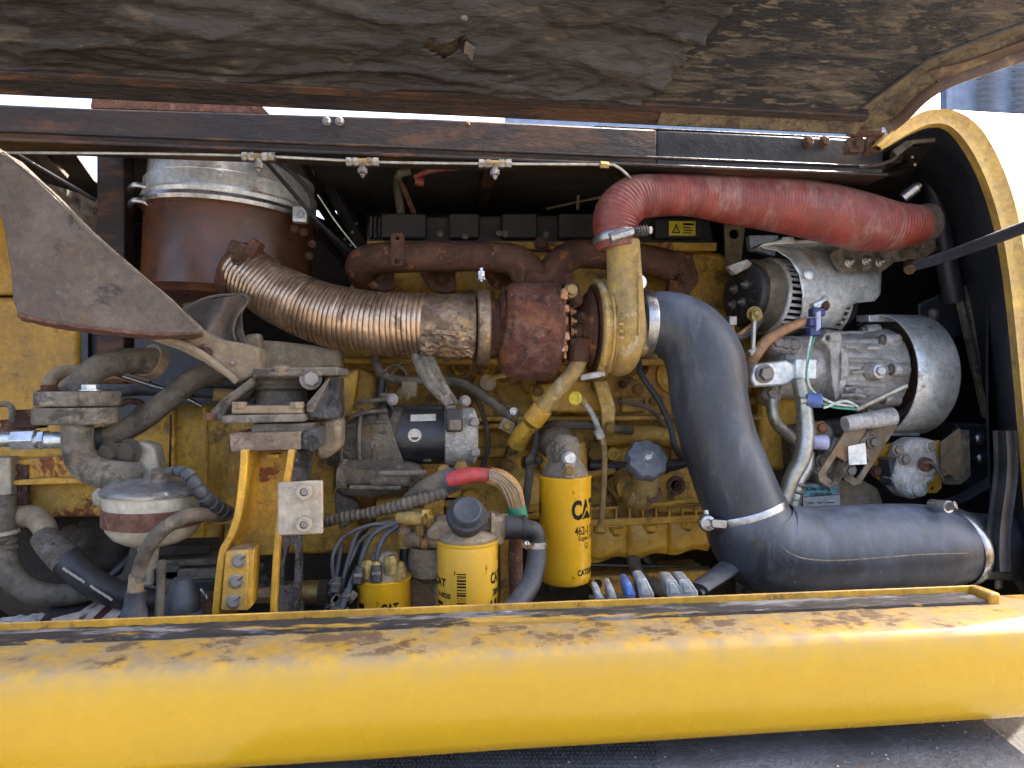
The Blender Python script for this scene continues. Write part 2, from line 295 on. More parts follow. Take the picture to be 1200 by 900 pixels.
# shared fasteners ------------------------------------------------
_fast = {}
def fastener(kind, m):
    if (kind, m) not in _fast:
        b = MB()
        if kind == 'hex':
            b.lathe((0, 0, 0), (0, 0, 1), [(0, 1.35), (.16, 1.35), (.22, 1.2)], 20)
            b.lathe((0, 0, .16), (0, 0, 1), [(0, 1), (.62, 1), (.74, .84)], 6)
        elif kind == 'stud':
            b.lathe((0, 0, 0), (0, 0, 1), [(0, 1.4), (.14, 1.4), (.2, 1.3)], 20)
            b.lathe((0, 0, .1), (0, 0, 1), [(0, 1), (.7, 1), (.8, .85)], 6)
            b.lathe((0, 0, .8), (0, 0, 1), [(0, .55), (.8, .55), (.95, .4)], 12)
        elif kind == 'socket':
            b.lathe((0, 0, 0), (0, 0, 1), [(0, 1), (.55, 1), (.65, .9), (.65, .5), (.25, .48), (.25, .01)], 20)
        elif kind == 'dome':
            b.lathe((0, 0, 0), (0, 0, 1), [(0, 1), (.3, .96), (.55, .7), (.66, .3), (.68, .01)], 16)
        _fast[(kind, m)] = mk('bolt', b, m)
    return _fast[(kind, m)]
def bolt(parent, pos, d=(0, -1, 0), r=.008, m='bolt_steel', kind='hex', spin=None, name='bolt'):
    o = bpy.data.objects.new(name, fastener(kind, m)); sc.collection.objects.link(o); o.parent = parent
    q = V(d).to_track_quat('Z', 'Y').to_matrix().to_4x4() @ Matrix.Rotation(random.random()*6 if spin is None else spin, 4, 'Z')
    o.matrix_basis = Matrix.Translation(V(pos) - org_of(parent)) @ q @ Matrix.Scale(r, 4); return o
def tp(path, r, **k):
    """tube whose path is given as (px, py, depth) and radius in photo pixels"""
    pts = [P(*q) for q in path]
    rr = [(r[i] if isinstance(r, (list, tuple)) else r) * S(path[i][0], path[i][2]) for i in range(len(path))]
    return MB().tube(pts, rr, **k)
def pl(poly, Y, th, holes=(), mb=None):
    """plate facing the viewer: outline as photo pixels at depth Y, thickness th going back"""
    return (mb or MB()).plate([P(x, y, Y) for x, y in poly], (0, th, 0), [[P(x, y, Y) for x, y in h] for h in holes])
def circ(cx, cy, r, n=14): return [(cx + r*math.cos(2*math.pi*k/n), cy + r*math.sin(2*math.pi*k/n)) for k in range(n)]
def rrect(x0, y0, x1, y1, r=3):
    o = []
    for cx, cy, a in ((x1-r, y1-r, 0), (x0+r, y1-r, 90), (x0+r, y0+r, 180), (x1-r, y0+r, 270)):
        for k in range(4): o.append((cx + r*math.cos(R(a + 30*k)), cy + r*math.sin(R(a + 30*k))))
    return o
def text_mesh(txt, size, bold=0.0, sx=1.0):
    cu = bpy.data.curves.new('t', 'FONT'); cu.body = txt; cu.size = size; cu.offset = bold; cu.resolution_u = 3
    ob = bpy.data.objects.new('t', cu); sc.collection.objects.link(ob)
    me = bpy.data.meshes.new_from_object(ob.evaluated_get(bpy.context.evaluated_depsgraph_get()))
    vs = [V((v.co.x*sx, v.co.y, 0)) for v in me.vertices]; fs = [tuple(p.vertices) for p in me.polygons]
    bpy.data.objects.remove(ob); bpy.data.curves.remove(cu); bpy.data.meshes.remove(me); return vs, fs
def subdiv(vs, fs):
    me = bpy.data.meshes.new('x'); me.from_pydata([tuple(v) for v in vs], [], fs); bm = bmesh.new(); bm.from_mesh(me)
    bmesh.ops.triangulate(bm, faces=bm.faces); bmesh.ops.subdivide_edges(bm, edges=[e for e in bm.edges if e.calc_length() > .004], cuts=1, use_grid_fill=False)
    bmesh.ops.triangulate(bm, faces=bm.faces)
    v = [x.co.copy() for x in bm.verts]; f = [tuple(q.index for q in p.verts) for p in bm.faces]; bm.free(); return v, f
CAN = {}
def cyl_print(parent, c, rad, a0, z, shapes, m='ink', lift=.0004, name='printed_lettering'):
    """flat print bent round an upright can; a0 in degrees, 0 faces -Y, positive to the right"""
    parent = CAN.get(parent.name, parent); mb = MB()
    for vs, fs in shapes:
        vs, fs = subdiv(vs, fs); b0 = len(mb.v)
        for p in vs:
            a = R(a0) + p.x / rad; mb.v.append(V((c.x + (rad+lift)*math.sin(a), c.y - (rad+lift)*math.cos(a), z + p.y)))
        mb.f += [tuple(b0 + i for i in f) for f in fs]
    return O(name, mb, m, parent)
def quadsh(x0, y0, x1, y1): return ([V((x0, y0, 0)), V((x1, y0, 0)), V((x1, y1, 0)), V((x0, y1, 0))], [(0, 1, 2, 3)])
def shift(sh, dx, dy): return ([p + V((dx, dy, 0)) for p in sh[0]], sh[1])
def flat_print(parent, o, ux, uy, shapes, m='ink', name='printed_lettering'):
    mb = MB()
    for vs, fs in shapes:
        b0 = len(mb.v); mb.v += [V(o) + ux*p.x + uy*p.y for p in vs]; mb.f += [tuple(b0 + i for i in f) for f in fs]
    return O(name, mb, m, parent)
def clampring(parent, c, ax, r, w, m='clamp_steel', th=.0022, name='clamp_band'):
    return O(name, MB().lathe(V(c) - V(ax).normalized()*w/2, ax, [(0, r), (0, r+th), (w*.12, r+th*1.5), (w*.88, r+th*1.5), (w, r+th), (w, r)], 48, cap=False), m, parent)

# ================================================================== SETTING
def cuboid(name, c, sx, sy, sz, m, **k):
    return O(name, MB().box(c, sx, sy, sz), m, **k)
O('ground', MB().grid(lambda u, v: (-150 + 300*u, -150 + 300*v, -1.75), 6, 6), 'asphalt', kind='structure')
def PHp(px, py, off=0.0):                     # a point on the underside of the raised hood (off = metres below it)
    k = .55; return PP(px, py, (0, 1.15, .482 - off), (0, k, 1))
# far building seen past the hood
t = T('metal_building', 'blue-grey metal building with rows of louvre slots behind the machine', 'building', (5.6, 7, -1.75))
a = P(1114, 100, 7).x
O('wall_panel', MB().box((a + 4, 7.1, 2.2), 8, .12, 7.9), 'wall_blue', t)
O('side_wall', MB().box((a - 2.6, 7.6, 2.2), 5.1, .12, 7.9), 'wall_pale', t, label='paler plain side wall of the building')
O('corner_post', MB().box((a - .03, 7.02, 2.2), .07, .07, 7.9), 'wall_blue', t)
me = None
for ci, cx in enumerate((1158, 1199, 1240)):
    for k in range(16):
        c = P(cx, 70 + k*7.2 - ci*2, 7.0); b = MB().plate([(-.15, 0, -.02), (.15, 0, -.005), (.15, -.055, -.03), (-.15, -.055, -.045)], (0, 0, -.006))
        if me is None: me = mk('louvre', b, 'black_shroud')
        o = bpy.data.objects.new('louvre', me); sc.collection.objects.link(o); o.parent = t; o.location = c + V((0, 0, 0)) - org_of(t)

# step under the sill
t = T('step_plate', 'dark grey steel step plate with pitted tread below the yellow sill', 'step', PZ(800, 880, -.54))
poly = [PZ(250, 1050, -.52), PZ(180, 800, -.52), PZ(1128, 824, -.52), PZ(1240, 916, -.52)]
O('tread', MB().plate(poly, (0, 0, -.012)), 'step_steel', t, bevel=.002)
mb = MB()
for i in range(64):
    for j in range(10):
        p = PZ(440 + 5.2*i + (j % 2)*2.6, 905 - j*4.6, -.52)
        if p.y < 1.2: mb.lathe(p + V((random.uniform(-.001, .001), 0, -.0005)), (0, 0, 1), [(0, .0022), (.0018, .0018), (.0022, .0010), (.0004, .0006)], 7)
O('tread_dimple', mb, 'black_shroud', t, kind='stuff')
mb = MB()
for i in range(46):
    p = PZ(random.uniform(520, 1150), random.uniform(840, 898), -.5195); r = random.uniform(.0007, .0022)
    mb.lathe(p, (random.uniform(-.3, .3), 0, 1), [(0, r), (r*.5, r*.8), (r*.7, r*.2)], 5)
setp(O('grit', mb, 'cast_grey', loc=PZ(900, 880, -.52)), 'loose grit and small stone chips scattered on the grey step plate', 'grit', kind='stuff')

# sill beam -----------------------------------------------------------
t = T('sill_beam', 'wide glossy yellow sill beam across the foot of the engine bay', 'sill', (0, .95, -.5))
prof = [(.998, -.354), (.94, -.3525), (.885, -.348), (.868, -.3475), (.859, -.3485), (.852, -.3525), (.8475, -.360), (.845, -.39), (.845, -.43), (.848, -.465), (.853, -.478), (.865, -.486), (.89, -.489), (.998, -.489)]
mb = MB(); xs = [-1.5 + 3.2*i/60 for i in range(61)]
mb.loopbridge([[V((x, y + .0012*noise.noise((x*3, z*9, 0)), z + .0012*noise.noise((x*4, y*6, 4)))) for y, z in prof] for x in xs])
O('beam', mb, 'yellow_paint', t, sharp=40)
xe = P(1162, 690, .97).x
mb = MB().grid(lambda u, v: (-1.5 + (xe - .02 + 1.5)*u, .957 + .040*v + .003*noise.noise((u*60, v*3, 7))*(1 - v), -.3480 + .0022*noise.noise((u*110, v*10, 5)) + .002*v), 240, 6, th=(0, 0, -.010))
O('seal_strip', mb, 'yellow_lip', t, label='scuffed black rubber seal strip along the back of the sill')
O('lip_edge', MB().box(((xe - 1.5)/2, 1.0, -.3450), xe + 1.5, .004, .018), 'yellow_bright', t, bevel=.0015)
O('end_block', MB().box((xe - .006, .978, -.3455), .020, .044, .020), 'yellow_bright', t, bevel=.004)

# raised hood -----------------------------------------------------------
t = T('hood', 'raised hood seen from below with dirty torn lining and brown flange', 'hood', (0, 1.15, .5))
edge = [(1038, 149), (1047, 143), (1060, 132), (1078, 114), (1097, 100), (1120, 89), (1150, 78), (1200, 61), (1300, 28), (1500, -40)]
far = [PHp(1500, -900), PHp(-400, -900), V((-1.5, 1.15, .482))]
out = [PHp(*q) for q in edge]
O('panel', MB().plate([PHp(1000, 149)] + out + far, (0, .012, .022)), 'hood_tan', t)
rim = [p + V((0, 0, -.003)) for p in [PHp(*q) for q in edge]]
O('edge_rim', MB().tube(rim, .0085, seg=12, sub=5, flat=1.6), 'hood_brown', t, label='brown rolled outer edge of the hood')
# yellow fold just inside the rim
inn = [(1108, 104), (1140, 88), (1200, 66), (1300, 33), (1480, -30)]; inn2 = [(1480, -42), (1300, 20), (1200, 48), (1140, 70), (1088, 84)]
O('edge_fold', MB().plate([PHp(x, y, .004) for x, y in inn + inn2], (0, .003, .005)), 'hood_brown', t)
# lower channel flange
def chan(y0off, s0, s1, off): # strip along hinge edge between slope distances s0..s1
    return [V((x, 1.15 - s, .482 + .55*s - off)) for x, s in ((-1.5, s0), (xr, s0), (xr, s1), (-1.5, s1))]
xr = P(1003, 140, 1.15).x
O('hinge_flange', MB().plate(chan(0, -.005, .030, .0095), (0, .004, .006)), 'rust_frame', t, bevel=.0015)
O('hinge_flange', MB().plate(chan(0, .026, .040, .016), (0, .004, .014)), 'rust_frame', t, bevel=.002)
x5 = P(770, 140, 1.15).x
O('tan_flange', MB().plate([V((x5, 1.148, .4725)), V((xr, 1.148, .4725)), V((xr, 1.118, .492)), V((x5, 1.118, .492))], (0, .001, -.004)), 'hood_tan', t, bevel=.001)
# dusty panel right of the torn pad
seam = [(700, 118), (1003, 134), (1012, 124), (1040, 104), (1078, 76), (1085, 71), (1120, 56), (1200, 27), (1300, -8), (1400, -42)]
O('dusty_panel', MB().plate([PHp(x, y, .006) for x, y in seam] + [PHp(1400, -700, .006), PHp(640, -700, .006)], (0, .002, .004)), 'insulation_dusty', t, bevel=.001)
O('panel_seam', MB().tube([PHp(x, y, .008) for x, y in seam[1:]], .0022, seg=6, sub=3), 'black_paint', t)
# torn lining
def bordx(py): return 748 + max(0, (108 - py))*1.02 + 8*noise.noise((py*.09, 0, 3)) + 5*noise.noise((py*.3, 1, 3))
def boty(px): return 78 + 32*(px/745) + 2.5*noise.noise((px*.03, 5, 1)) + 1.2*noise.noise((px*.13, 5, 1))
def lining(u, v):
    v2 = v**1.6
    xr_ = bordx(108 - 600*v2); px = -260 + (xr_ + 260)*u; py = boty(px) - (boty(px) + 560)*v2
    p = PHp(px, py)
    h = noise.fractal((p.x*2.2, p.y*13, 1.7), 1, 2, 2)*.015 + .007*(1 - abs(noise.noise((p.x*2.2 - .8*p.y, p.y*13, 4))))**8 + .004*(1 - abs(noise.noise((p.x*9 + 2*p.y, p.y*30, 5))))**8 + .002*noise.noise((p.x*17, p.y*42, 3)) + .006*(1 - abs(noise.noise((p.x*4 + 1.3*p.y, p.y*26, 8))))**6
    h += .0015*noise.noise((p.x*60, p.y*90, 3))
    h += .02*max(0, (u - .94)/.06)**2*(.5 + noise.noise((py*.08, 2, 2)))
    return p + V((0, -.3, -.9))*(.010 + h)
mb = MB().grid(lining, 300, 110)
# torn hole
hx = [P(496, 55, 1), P(550, 55, 1)]
keep = []
for f in mb.f:
    c = sum((mb.v[i] for i in f), V())/4
    d = ray(600, 450); fw = V((math.sin(YAW), math.cos(YAW), 0)); rt = V((math.cos(YAW), -math.sin(YAW), 0))
    px = 600 + FPX*c.dot(rt)/c.dot(fw); py = 450 - FPX*c.z/c.dot(fw)
    q = (px - 523)/27; yy = 57 + 4*math.sin(px*.16) + 2*noise.noise((px*.2, 3, 3))
    if abs(q) < 1 and abs(py - yy) < 6.0*(1 - q*q)**.5 + 1.5: continue
    keep.append(f)
mb.f = keep
o = O('lining', mb, 'insulation', t, label='crinkled black-brown heat lining with a torn hole and ragged end', sharp=180)
o.modifiers.new('thick', 'SOLIDIFY').thickness = .0025
O('lining_flap', MB().plate([PHp(x, y, .03) for x, y in ((545, 50), (550, 53), (556, 58), (553, 72), (548, 64), (543, 62))], (.001, 0, .003)), 'grey_gusset', t)
bolt(t, PHp(544, 21, .022), (0, -.3, -1), .006, 'bolt_steel', 'dome')
# hinge at the end
t = T('hinge_block', 'small rusty two-knuckle hinge at the right end of the crossmember', 'hinge', P(1014, 165, 1.17))
O('knuckle', MB().tube([P(994, 156, 1.165), P(1034, 158, 1.165)], .007, seg=14, sub=1), 'rust_light', t)
for x in (1003, 1024):
    O('leaf', pl(rrect(x-8, 160, x+10, 178, 3), 1.16, .02), 'bolt_rust', t, bevel=.002)
    bolt(t, P(x+1, 169, 1.16), (0, -1, 0), .0065, 'bolt_rust')
O('hinge_plate', pl([(998, 128), (1036, 136), (1034, 154), (1000, 153)], 1.158, .004), 'hood_tan', t, bevel=.001)

# crossmember --------------------------------------------------------------
t = T('crossmember', 'dark rusty steel crossmember running under the raised hood', 'frame beam', (0, 1.25, .4))
xr2 = P(1036, 175, 1.22).x
x6 = P(770, 175, 1.22).x
O('web', MB().plate([V((-1.5, 1.22, .4195)), V((x6, 1.22, .4195)), V((x6, 1.22, .4895)), V((.0, 1.22, .4905)), V((-.35, 1.22, .485)), V((-.6, 1.22, .481)), V((-1.5, 1.22, .476))], (0, .05, 0)), 'rust_frame', t, bevel=.004)
O('web', MB().box(((xr2 + x6)/2, 1.246, .4540), xr2 - x6, .05, .069), 'black_paint', t, bevel=.004)
O('lower_flange', MB().box(((-1.5 + xr2)/2, 1.240, .416), xr2 + 1.5, .066, .006), 'rust_frame', t, bevel=.002)
O('upper_flange', MB().box(((.3 + xr2)/2, 1.248, .4912), xr2 - .3, .052, .003), 'rust_frame', t, bevel=.0015)
O('web_crease', MB().box(((-1.5 + xr2)/2, 1.2185, .434), xr2 + 1.5, .006, .005), 'rust_frame', t, bevel=.002)
for x in (947, 966): bolt(t, P(x, 166, 1.217), (0, -1, 0), .0085, 'bolt_rust')
for x in (383, 398): bolt(t, P(x, 142, 1.217), (0, -1, 0), .006, 'bolt_steel')
bolt(t, P(548, 146, 1.217), (0, -1, 0), .005, 'bolt_rust', 'dome')
setp(O('rust_strip', MB().plate([P(108, 114, 1.236), P(302, 119, 1.236), P(315, 133, 1.236), P(106, 126, 1.236)], (0, .012, 0)), 'rust_light', loc=P(200, 125, 1.24)), 'pinkish rusty flat strip lying in the gap above the crossmember', 'metal strip')

# grease line ------------------------------------------------------------------
t = T('grease_line', 'thin metal grease line with tee fittings along the lower edge of the crossmember', 'pipe', P(600, 192, 1.2))
O('line', tp([(-40, 179, 1.2), (150, 180, 1.2), (300, 183, 1.2), (445, 190, 1.2), (580, 192, 1.2), (705, 193, 1.2), (722, 195, 1.2), (735, 205, 1.21), (745, 216, 1.24)], 1.7, seg=8, sub=8), 'pipe_steel', t)
for x, y in ((303, 184), (425, 190), (580, 192)):
    O('tee_body', MB().tube([P(x-14, y, 1.198), P(x+14, y, 1.198)], .0065, seg=6, sub=1), 'brass', t)
    for dx in (-16, -8, 8, 16): O('nut', MB().tube([P(x+dx-3, y, 1.198), P(x+dx+3, y, 1.198)], .0082, seg=6, sub=1), 'bolt_steel', t)
    O('grease_nipple', MB().lathe(P(x, y+2, 1.198), (0, 0, -1), [(0, .0065), (.008, .0065), (.009, .009), (.017, .009), (.019, .005), (.023, .004), (.026, .001)], 10), 'bolt_steel', t)
O('nut', MB().tube([P(703, 193, 1.198), P(713, 194, 1.198)], .0068, seg=6, sub=1), 'brass', t)

# bay ceiling, rear wall, side walls, belly -------------------------------------
t = T('bay_enclosure', 'dark sooty sheet metal walls and ceiling enclosing the engine bay', 'bay walls', (0, 2, -1))
def hz(pts): return [PZ(x, y, .497) for x, y in pts]
holes = [hz([(-6, 160), (10, 160), (17, 175), (0, 176)]), hz([(38, 160), (53, 160), (58, 176), (46, 176)]), hz([(76, 158), (125, 160), (124, 222), (110, 212), (82, 172)]),
         hz([(180, 158), (298, 162), (304, 184), (186, 180)]), hz([(352, 246), (394, 247), (400, 268), (360, 268)])]
far_ = 2.15
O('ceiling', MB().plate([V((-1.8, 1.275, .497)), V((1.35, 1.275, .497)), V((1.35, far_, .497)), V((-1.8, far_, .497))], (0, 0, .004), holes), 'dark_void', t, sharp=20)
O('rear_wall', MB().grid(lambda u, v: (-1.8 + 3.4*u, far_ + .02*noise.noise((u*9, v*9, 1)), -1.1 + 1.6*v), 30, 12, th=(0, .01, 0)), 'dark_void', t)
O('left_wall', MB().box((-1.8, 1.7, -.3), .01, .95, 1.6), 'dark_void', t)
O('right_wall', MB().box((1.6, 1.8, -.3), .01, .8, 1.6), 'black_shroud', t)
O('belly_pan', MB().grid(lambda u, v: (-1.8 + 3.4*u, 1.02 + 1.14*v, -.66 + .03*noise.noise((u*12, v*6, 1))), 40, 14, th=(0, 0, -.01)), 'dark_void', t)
for k in range(4):  # beams on the ceiling
    O('ceiling_rib', MB().box((-.3 + .42*k, 1.7, .48), .03, .85, .03), 'rust_frame', t, bevel=.003)
O('back_beam', tp([(430, 255, 1.95), (640, 262, 1.9), (840, 232, 1.8)], 9, seg=8), 'dark_void', t)
O('hanging_rod', tp([(640, 245, 1.75), (700, 232, 1.7), (745, 226, 1.66)], 1.6, seg=6), 'tan_metal', t)
O('hanging_rod', tp([(678, 226, 1.7), (677, 246, 1.7)], 2, seg=6), 'tan_metal', t)
# diagonal bright-edged struts at the back, left of centre
O('back_strut', tp([(368, 185, 1.7), (425, 285, 1.75)], 9, seg=4, sub=1), 'black_paint', t)
O('back_strut', tp([(300, 190, 1.7), (415, 320, 1.75)], 5, seg=4, sub=1), 'rust_frame', t)
for x, y in ((338, 204), (413, 272), (404, 280), (411, 287), (418, 262)): bolt(t, P(x, y, 1.64), (0, -1, 0), .004, 'bolt_steel', 'dome')

# loom hanging under the crossmember
t = T('hanging_loom', 'dull hose and orange cable hanging below the crossmember left of centre', 'cable', P(480, 215, 1.5))
O('cable', tp([(470, 250, 1.6), (466, 220, 1.55), (468, 205, 1.5), (480, 200, 1.5)], 5, seg=10), 'rubber_old', t)
O('cable', tp([(485, 250, 1.6), (475, 225, 1.55), (468, 212, 1.52)], 3, seg=8), 'rust_light', t)
O('cable', tp([(486, 208, 1.5), (505, 200, 1.48), (538, 196, 1.45)], 3.4, seg=8), 'red_silicone', t, label='orange-red hose end of the loom')
O('cap', tp([(487, 212, 1.5), (497, 214, 1.5)], 5, seg=12, sub=1), 'red_silicone', t)

# far left: yellow cab panel, black post, upper clutter ---------------------------
t = T('cab_panel', 'plain yellow painted body panel far left beyond the engine', 'panel', P(40, 480, 1.75))
O('upper_panel', pl([(-120, 240), (92, 240), (95, 345), (-120, 345)], 1.75, .03), 'yellow_bright', t, bevel=.006)
O('lower_panel', pl([(-120, 348), (92, 348), (92, 470), (88, 540), (-120, 540)], 1.752, .03), 'yellow_bright', t, bevel=.012)
t = T('rear_post', 'black vertical steel post at the left end of the bay behind the grey gusset', 'post', P(125, 380, 1.6))
O('post', MB().box(P(136, 300, 1.5), 30*S(130, 1.5), .05, .55), 'rust_frame', t, bevel=.003)
O('back_panel', pl([(95, 372), (260, 372), (300, 440), (300, 500), (92, 500)], 1.78, .02), 'black_shroud', t)
O('back_panel', pl([(95, 378), (103, 378), (103, 440), (95, 440)], 1.76, .01), 'black_shroud', t)
t = T('upper_left_brackets', 'dark angled bars crossing behind the grey gusset at top left', 'bracket', P(60, 240, 1.6))
O('bar', tp([(15, 178, 1.4), (112, 235, 1.5)], 2.5, seg=8, sub=1), 'black_paint', t)
O('bar', tp([(38, 170, 1.5), (75, 210, 1.55)], 8, seg=4, sub=1), 'rust_frame', t)
O('foil_sheet', MB().grid(lambda u, v: P(55 + 60*u, 215 + 55*v + 18*u, 1.62) + V((0, .02*noise.noise((u*6, v*6, 1)), 0)), 12, 12, th=(0, .003, 0)), 'mount_grey', t)

# air cleaner -----------------------------------------------------------------------
c = P(268, 345, 1.58); ax = V((.05, -.0, 1)).normalized(); Rr = .180
t = T('air_cleaner', 'large round canister with rust-brown lower half and silver upper half', 'canister', c)
O('lower_can', MB().lathe(c, ax, [(-.03, .02), (-.03, .13), (-.015, Rr-.012), (-.005, Rr-.006), (.0, Rr), (.165, Rr), (.170, Rr+.004), (.175, Rr)], 64), 'rust_orange', t)
O('upper_can', MB().lathe(c, ax, [(.176, Rr), (.19, Rr+.005), (.196, Rr+.008), (.202, Rr+.004), (.232, Rr+.004), (.236, Rr-.002), (.30, Rr-.004), (.33, Rr-.02)], 64), 'galvanised', t)
O('joint_band', MB().lathe(c, ax, [(.172, Rr), (.170, Rr+.009), (.178, Rr+.012), (.186, Rr+.009), (.188, Rr)], 64), 'clamp_steel', t)
for px, py in ((160, 222), (160, 240)):
    O('latch', tp([(150, py+2, 1.5), (158, py-5, 1.47), (173, py-2, 1.47), (178, py+6, 1.47)], 3.5, seg=8), 'clamp_steel', t)
O('latch', MB().box(P(352, 252, 1.46), .03, .02, .035), 'galvanised', t, bevel=.003)
bolt(t, P(352, 251, 1.447), (0, -1, 0), .008, 'clamp_steel', 'socket')
for q in ((345, 268), (356, 272), (366, 286), (362, 300)): bolt(t, P(*q, 1.44), (.3, -1, 0), .006, 'bolt_rust', 'stud')
mb = MB()
for k in range(3): mb.box(P(257, 188 + 7*k, 1.385), .012, .004, .006)
O('stamped_mark', mb, 'galvanised', t, bevel=.001)
t = T('coiled_hose', 'black hose looping down from the grease line beside the silver canister', 'hose', P(355, 220, 1.42))
O('hose', tp([(322, 188, 1.3), (345, 205, 1.36), (364, 228, 1.42), (366, 246, 1.45), (356, 252, 1.5)], 3, seg=10), 'rubber', t)
O('hose', tp([(312, 190, 1.3), (340, 222, 1.36), (375, 262, 1.42), (415, 300, 1.5)], 2.5, seg=10), 'black_paint', t)
O('wire', tp([(372, 228, 1.42), (395, 262, 1.45), (422, 296, 1.5)], .8, seg=6), 'wire_white', t)
t = T('clip_bracket', 'dark rusty folded casting clamping the left end of the metal bellows', 'clamp', P(287, 315, 1.4))
d0 = (P(330, 345, 1.38) - P(283, 318, 1.4)).normalized()
O('clamp_band', MB().lathe(P(275, 314, 1.41), d0, [(0, .02), (0, .058), (.012, .062), (.03, .062), (.034, .055), (.034, .02)], 40), 'rust_manifold', t)
O('lug', MB().box(P(283, 294, 1.36), .045, .03, .03, Matrix.Rotation(.3, 3, 'Y')), 'bolt_rust', t, bevel=.005)
O('lug', MB().box(P(298, 292, 1.36), .022, .04, .036, Matrix.Rotation(.5, 3, 'Y')), 'rust_manifold', t, bevel=.004)
bolt(t, P(280, 306, 1.345), (-.2, -1, .3), .012, 'bolt_rust', 'stud')
bolt(t, P(285, 335, 1.36), (-.3, -1, 0), .006, 'bolt_steel', 'dome')

# metal bellows -------------------------------------------------------------------------
t = T('exhaust_bellows', 'bronze-coloured ribbed metal exhaust bellows running left from the turbo', 'bellows', P(390, 372, 1.34))
def ribs(a):
    f = (a % .0098)/.0098
    return .0013*math.sin(math.pi*f)**.5 - (.003 if f < .14 or f > .93 else 0)
O('flex_tube', tp([(281, 316, 1.40), (305, 331, 1.385), (332, 348, 1.37), (380, 368, 1.345), (440, 379, 1.318), (500, 381, 1.30)], [31, 32, 34, 36, 36.5, 36.8], seg=48, sub=70, mod=ribs, cap=False), 'bellows_metal', t, sharp=50)
zc = P(620, 385, 1.3).z; A = lambda px: P(px, 385, 1.3).x
O('end_sleeve', MB().lathe((A(492), 1.3, zc + .004), (1, 0, 0), [(0, .055), (.001, .0615), (A(556)-A(492), .0625), (A(556)-A(492), .055)], 48), 'bellows_wrap', t)
mb = MB()
def foil(u, v):
    a = R(-12 - 62*v + 5*noise.noise((u*4, 1, 1))); r = .0655 + .0065*abs(noise.noise((u*5, v*6, 3))) + .005*noise.noise((u*12, v*14, 8)) + (.008 if .28 < v < .4 else 0)*(noise.noise((u*6, 0, 0)) + .6)
    return V((A(494) + (A(554) - A(494))*u + .002*noise.noise((v*20, 3, u)), 1.3 - r*math.cos(a), zc + .004 + r*math.sin(a)))
O('torn_foil', mb.grid(foil, 40, 34), 'bellows_wrap', t, label='crumpled torn foil wrap on the bellows sleeve', sharp=60)
O('v_band', MB().lathe((A(558), 1.3, zc + .002), (1, 0, 0), [(0, .055), (0, .071), (.003, .0745), (.022, .0745), (.025, .071), (.025, .055)], 56), 'bellows_wrap', t)
bolt(t, P(564, 328, 1.23), (0, 0, 1), .007, 'clamp_steel', 'stud')
O('t_bolt', MB().tube([P(564, 330, 1.23), P(564, 314, 1.23)], .0038, seg=10, sub=1), 'clamp_steel', t)
O('nut', MB().tube([P(564, 324, 1.23), P(564, 318, 1.23)], .0065, seg=6, sub=1), 'clamp_steel', t)

# turbocharger -------------------------------------------------------------------------------
t = T('turbocharger', 'turbocharger with rusted turbine housing and dirty yellow compressor housing', 'turbo', P(650, 440, 1.3))
X0, X1 = A(585), A(657)
def turb(u, v):  # lumpy volute body
    a = 2*math.pi*v; x = X0 + (X1 - X0)*u
    front = math.cos(a); up = math.sin(a)
    prof_ = [(0, .058), (.05, .082), (.16, .0915), (.5, .0965), (.82, .0985), (.93, .092), (1, .066)]
    for (a0, r0), (a1, r1) in zip(prof_, prof_[1:]):
        if a0 <= u <= a1: r = r0 + (r1 - r0)*(u - a0)/(a1 - a0); break
    r *= 1 + .035*math.cos(a + 1.2) + .012*noise.noise((x*30, front*3, up*3))
    if up < -.1: r *= 1 + .05*(-up - .1)*math.sin(math.pi*min(1, u*1.1))
    return V((x + .004*up, 1.3 - r*front, zc + r*up))
O('turbine_housing', MB().grid(turb, 44, 72), 'rust_turbo', t, sharp=50)
O('turbine_neck', MB().lathe((A(572), 1.3, zc), (1, 0, 0), [(0, .05), (0, .060), (.01, .058), (.02, .056), (.03, .062)], 48), 'rust_manifold', t)
O('turbine_face', MB().lathe((X0, 1.3, zc), (1, 0, 0), [(-.004, .05), (0, .07), (.006, .082)], 48, cap=False), 'rust_turbo', t)
O('inlet_flange', MB().box(P(640, 330, 1.36), .10, .09, .03), 'rust_turbo', t, bevel=.008)
O('bearing_housing', MB().lathe((X1, 1.3, zc), (1, 0, 0), [(-.004, .066), (.003, .068), (.006, .052), (.012, .047), (.025, .041), (.036, .046), (.045, .062), (.052, .074), (.058, .078)], 48), 'rust_manifold', t, sharp=40)
for k in range(9):
    a = R(-70 + 20*k); bolt(t, V((X1 + .008, 1.3 - .058*math.cos(a), zc + .058*math.sin(a))), (1, 0, 0), .0075, 'copper_sensor' if k in (3, 4, 5) else 'bolt_rust', 'stud')
for k, (y, h) in enumerate(((345, 16), (362, 12), (376, 14), (394, 14), (408, 12))):
    O('locking_tab', MB().box(P(661 + (k % 2)*2, y, 1.222), .014, .012, h*S(660, 1.22)*.8, Matrix.Rotation(.1*(-1)**k, 3, 'Y')), 'copper_sensor', t, bevel=.003)
O('stud_rod', tp([(661, 338, 1.225), (662, 420, 1.225)], 2, seg=8, sub=1), 'copper_sensor', t)
for q, r in (((670, 338), .012), ((676, 352), .009), ((683, 372), .008), ((676, 390), .010), ((684, 408), .009)): bolt(t, P(*q, 1.252), (.2, -1, .1), r, 'bolt_rust')
O('oil_inlet_boss', MB().lathe(P(668, 342, 1.25), (.1, -1, .2), [(-.02, .014), (.006, .014), (.01, .010), (.016, .010)], 14), 'yellow_turbo', t)
O('drain_boss', tp([(680, 398, 1.26), (678, 424, 1.258)], [14, 12], seg=18, sub=1), 'rust_manifold', t)
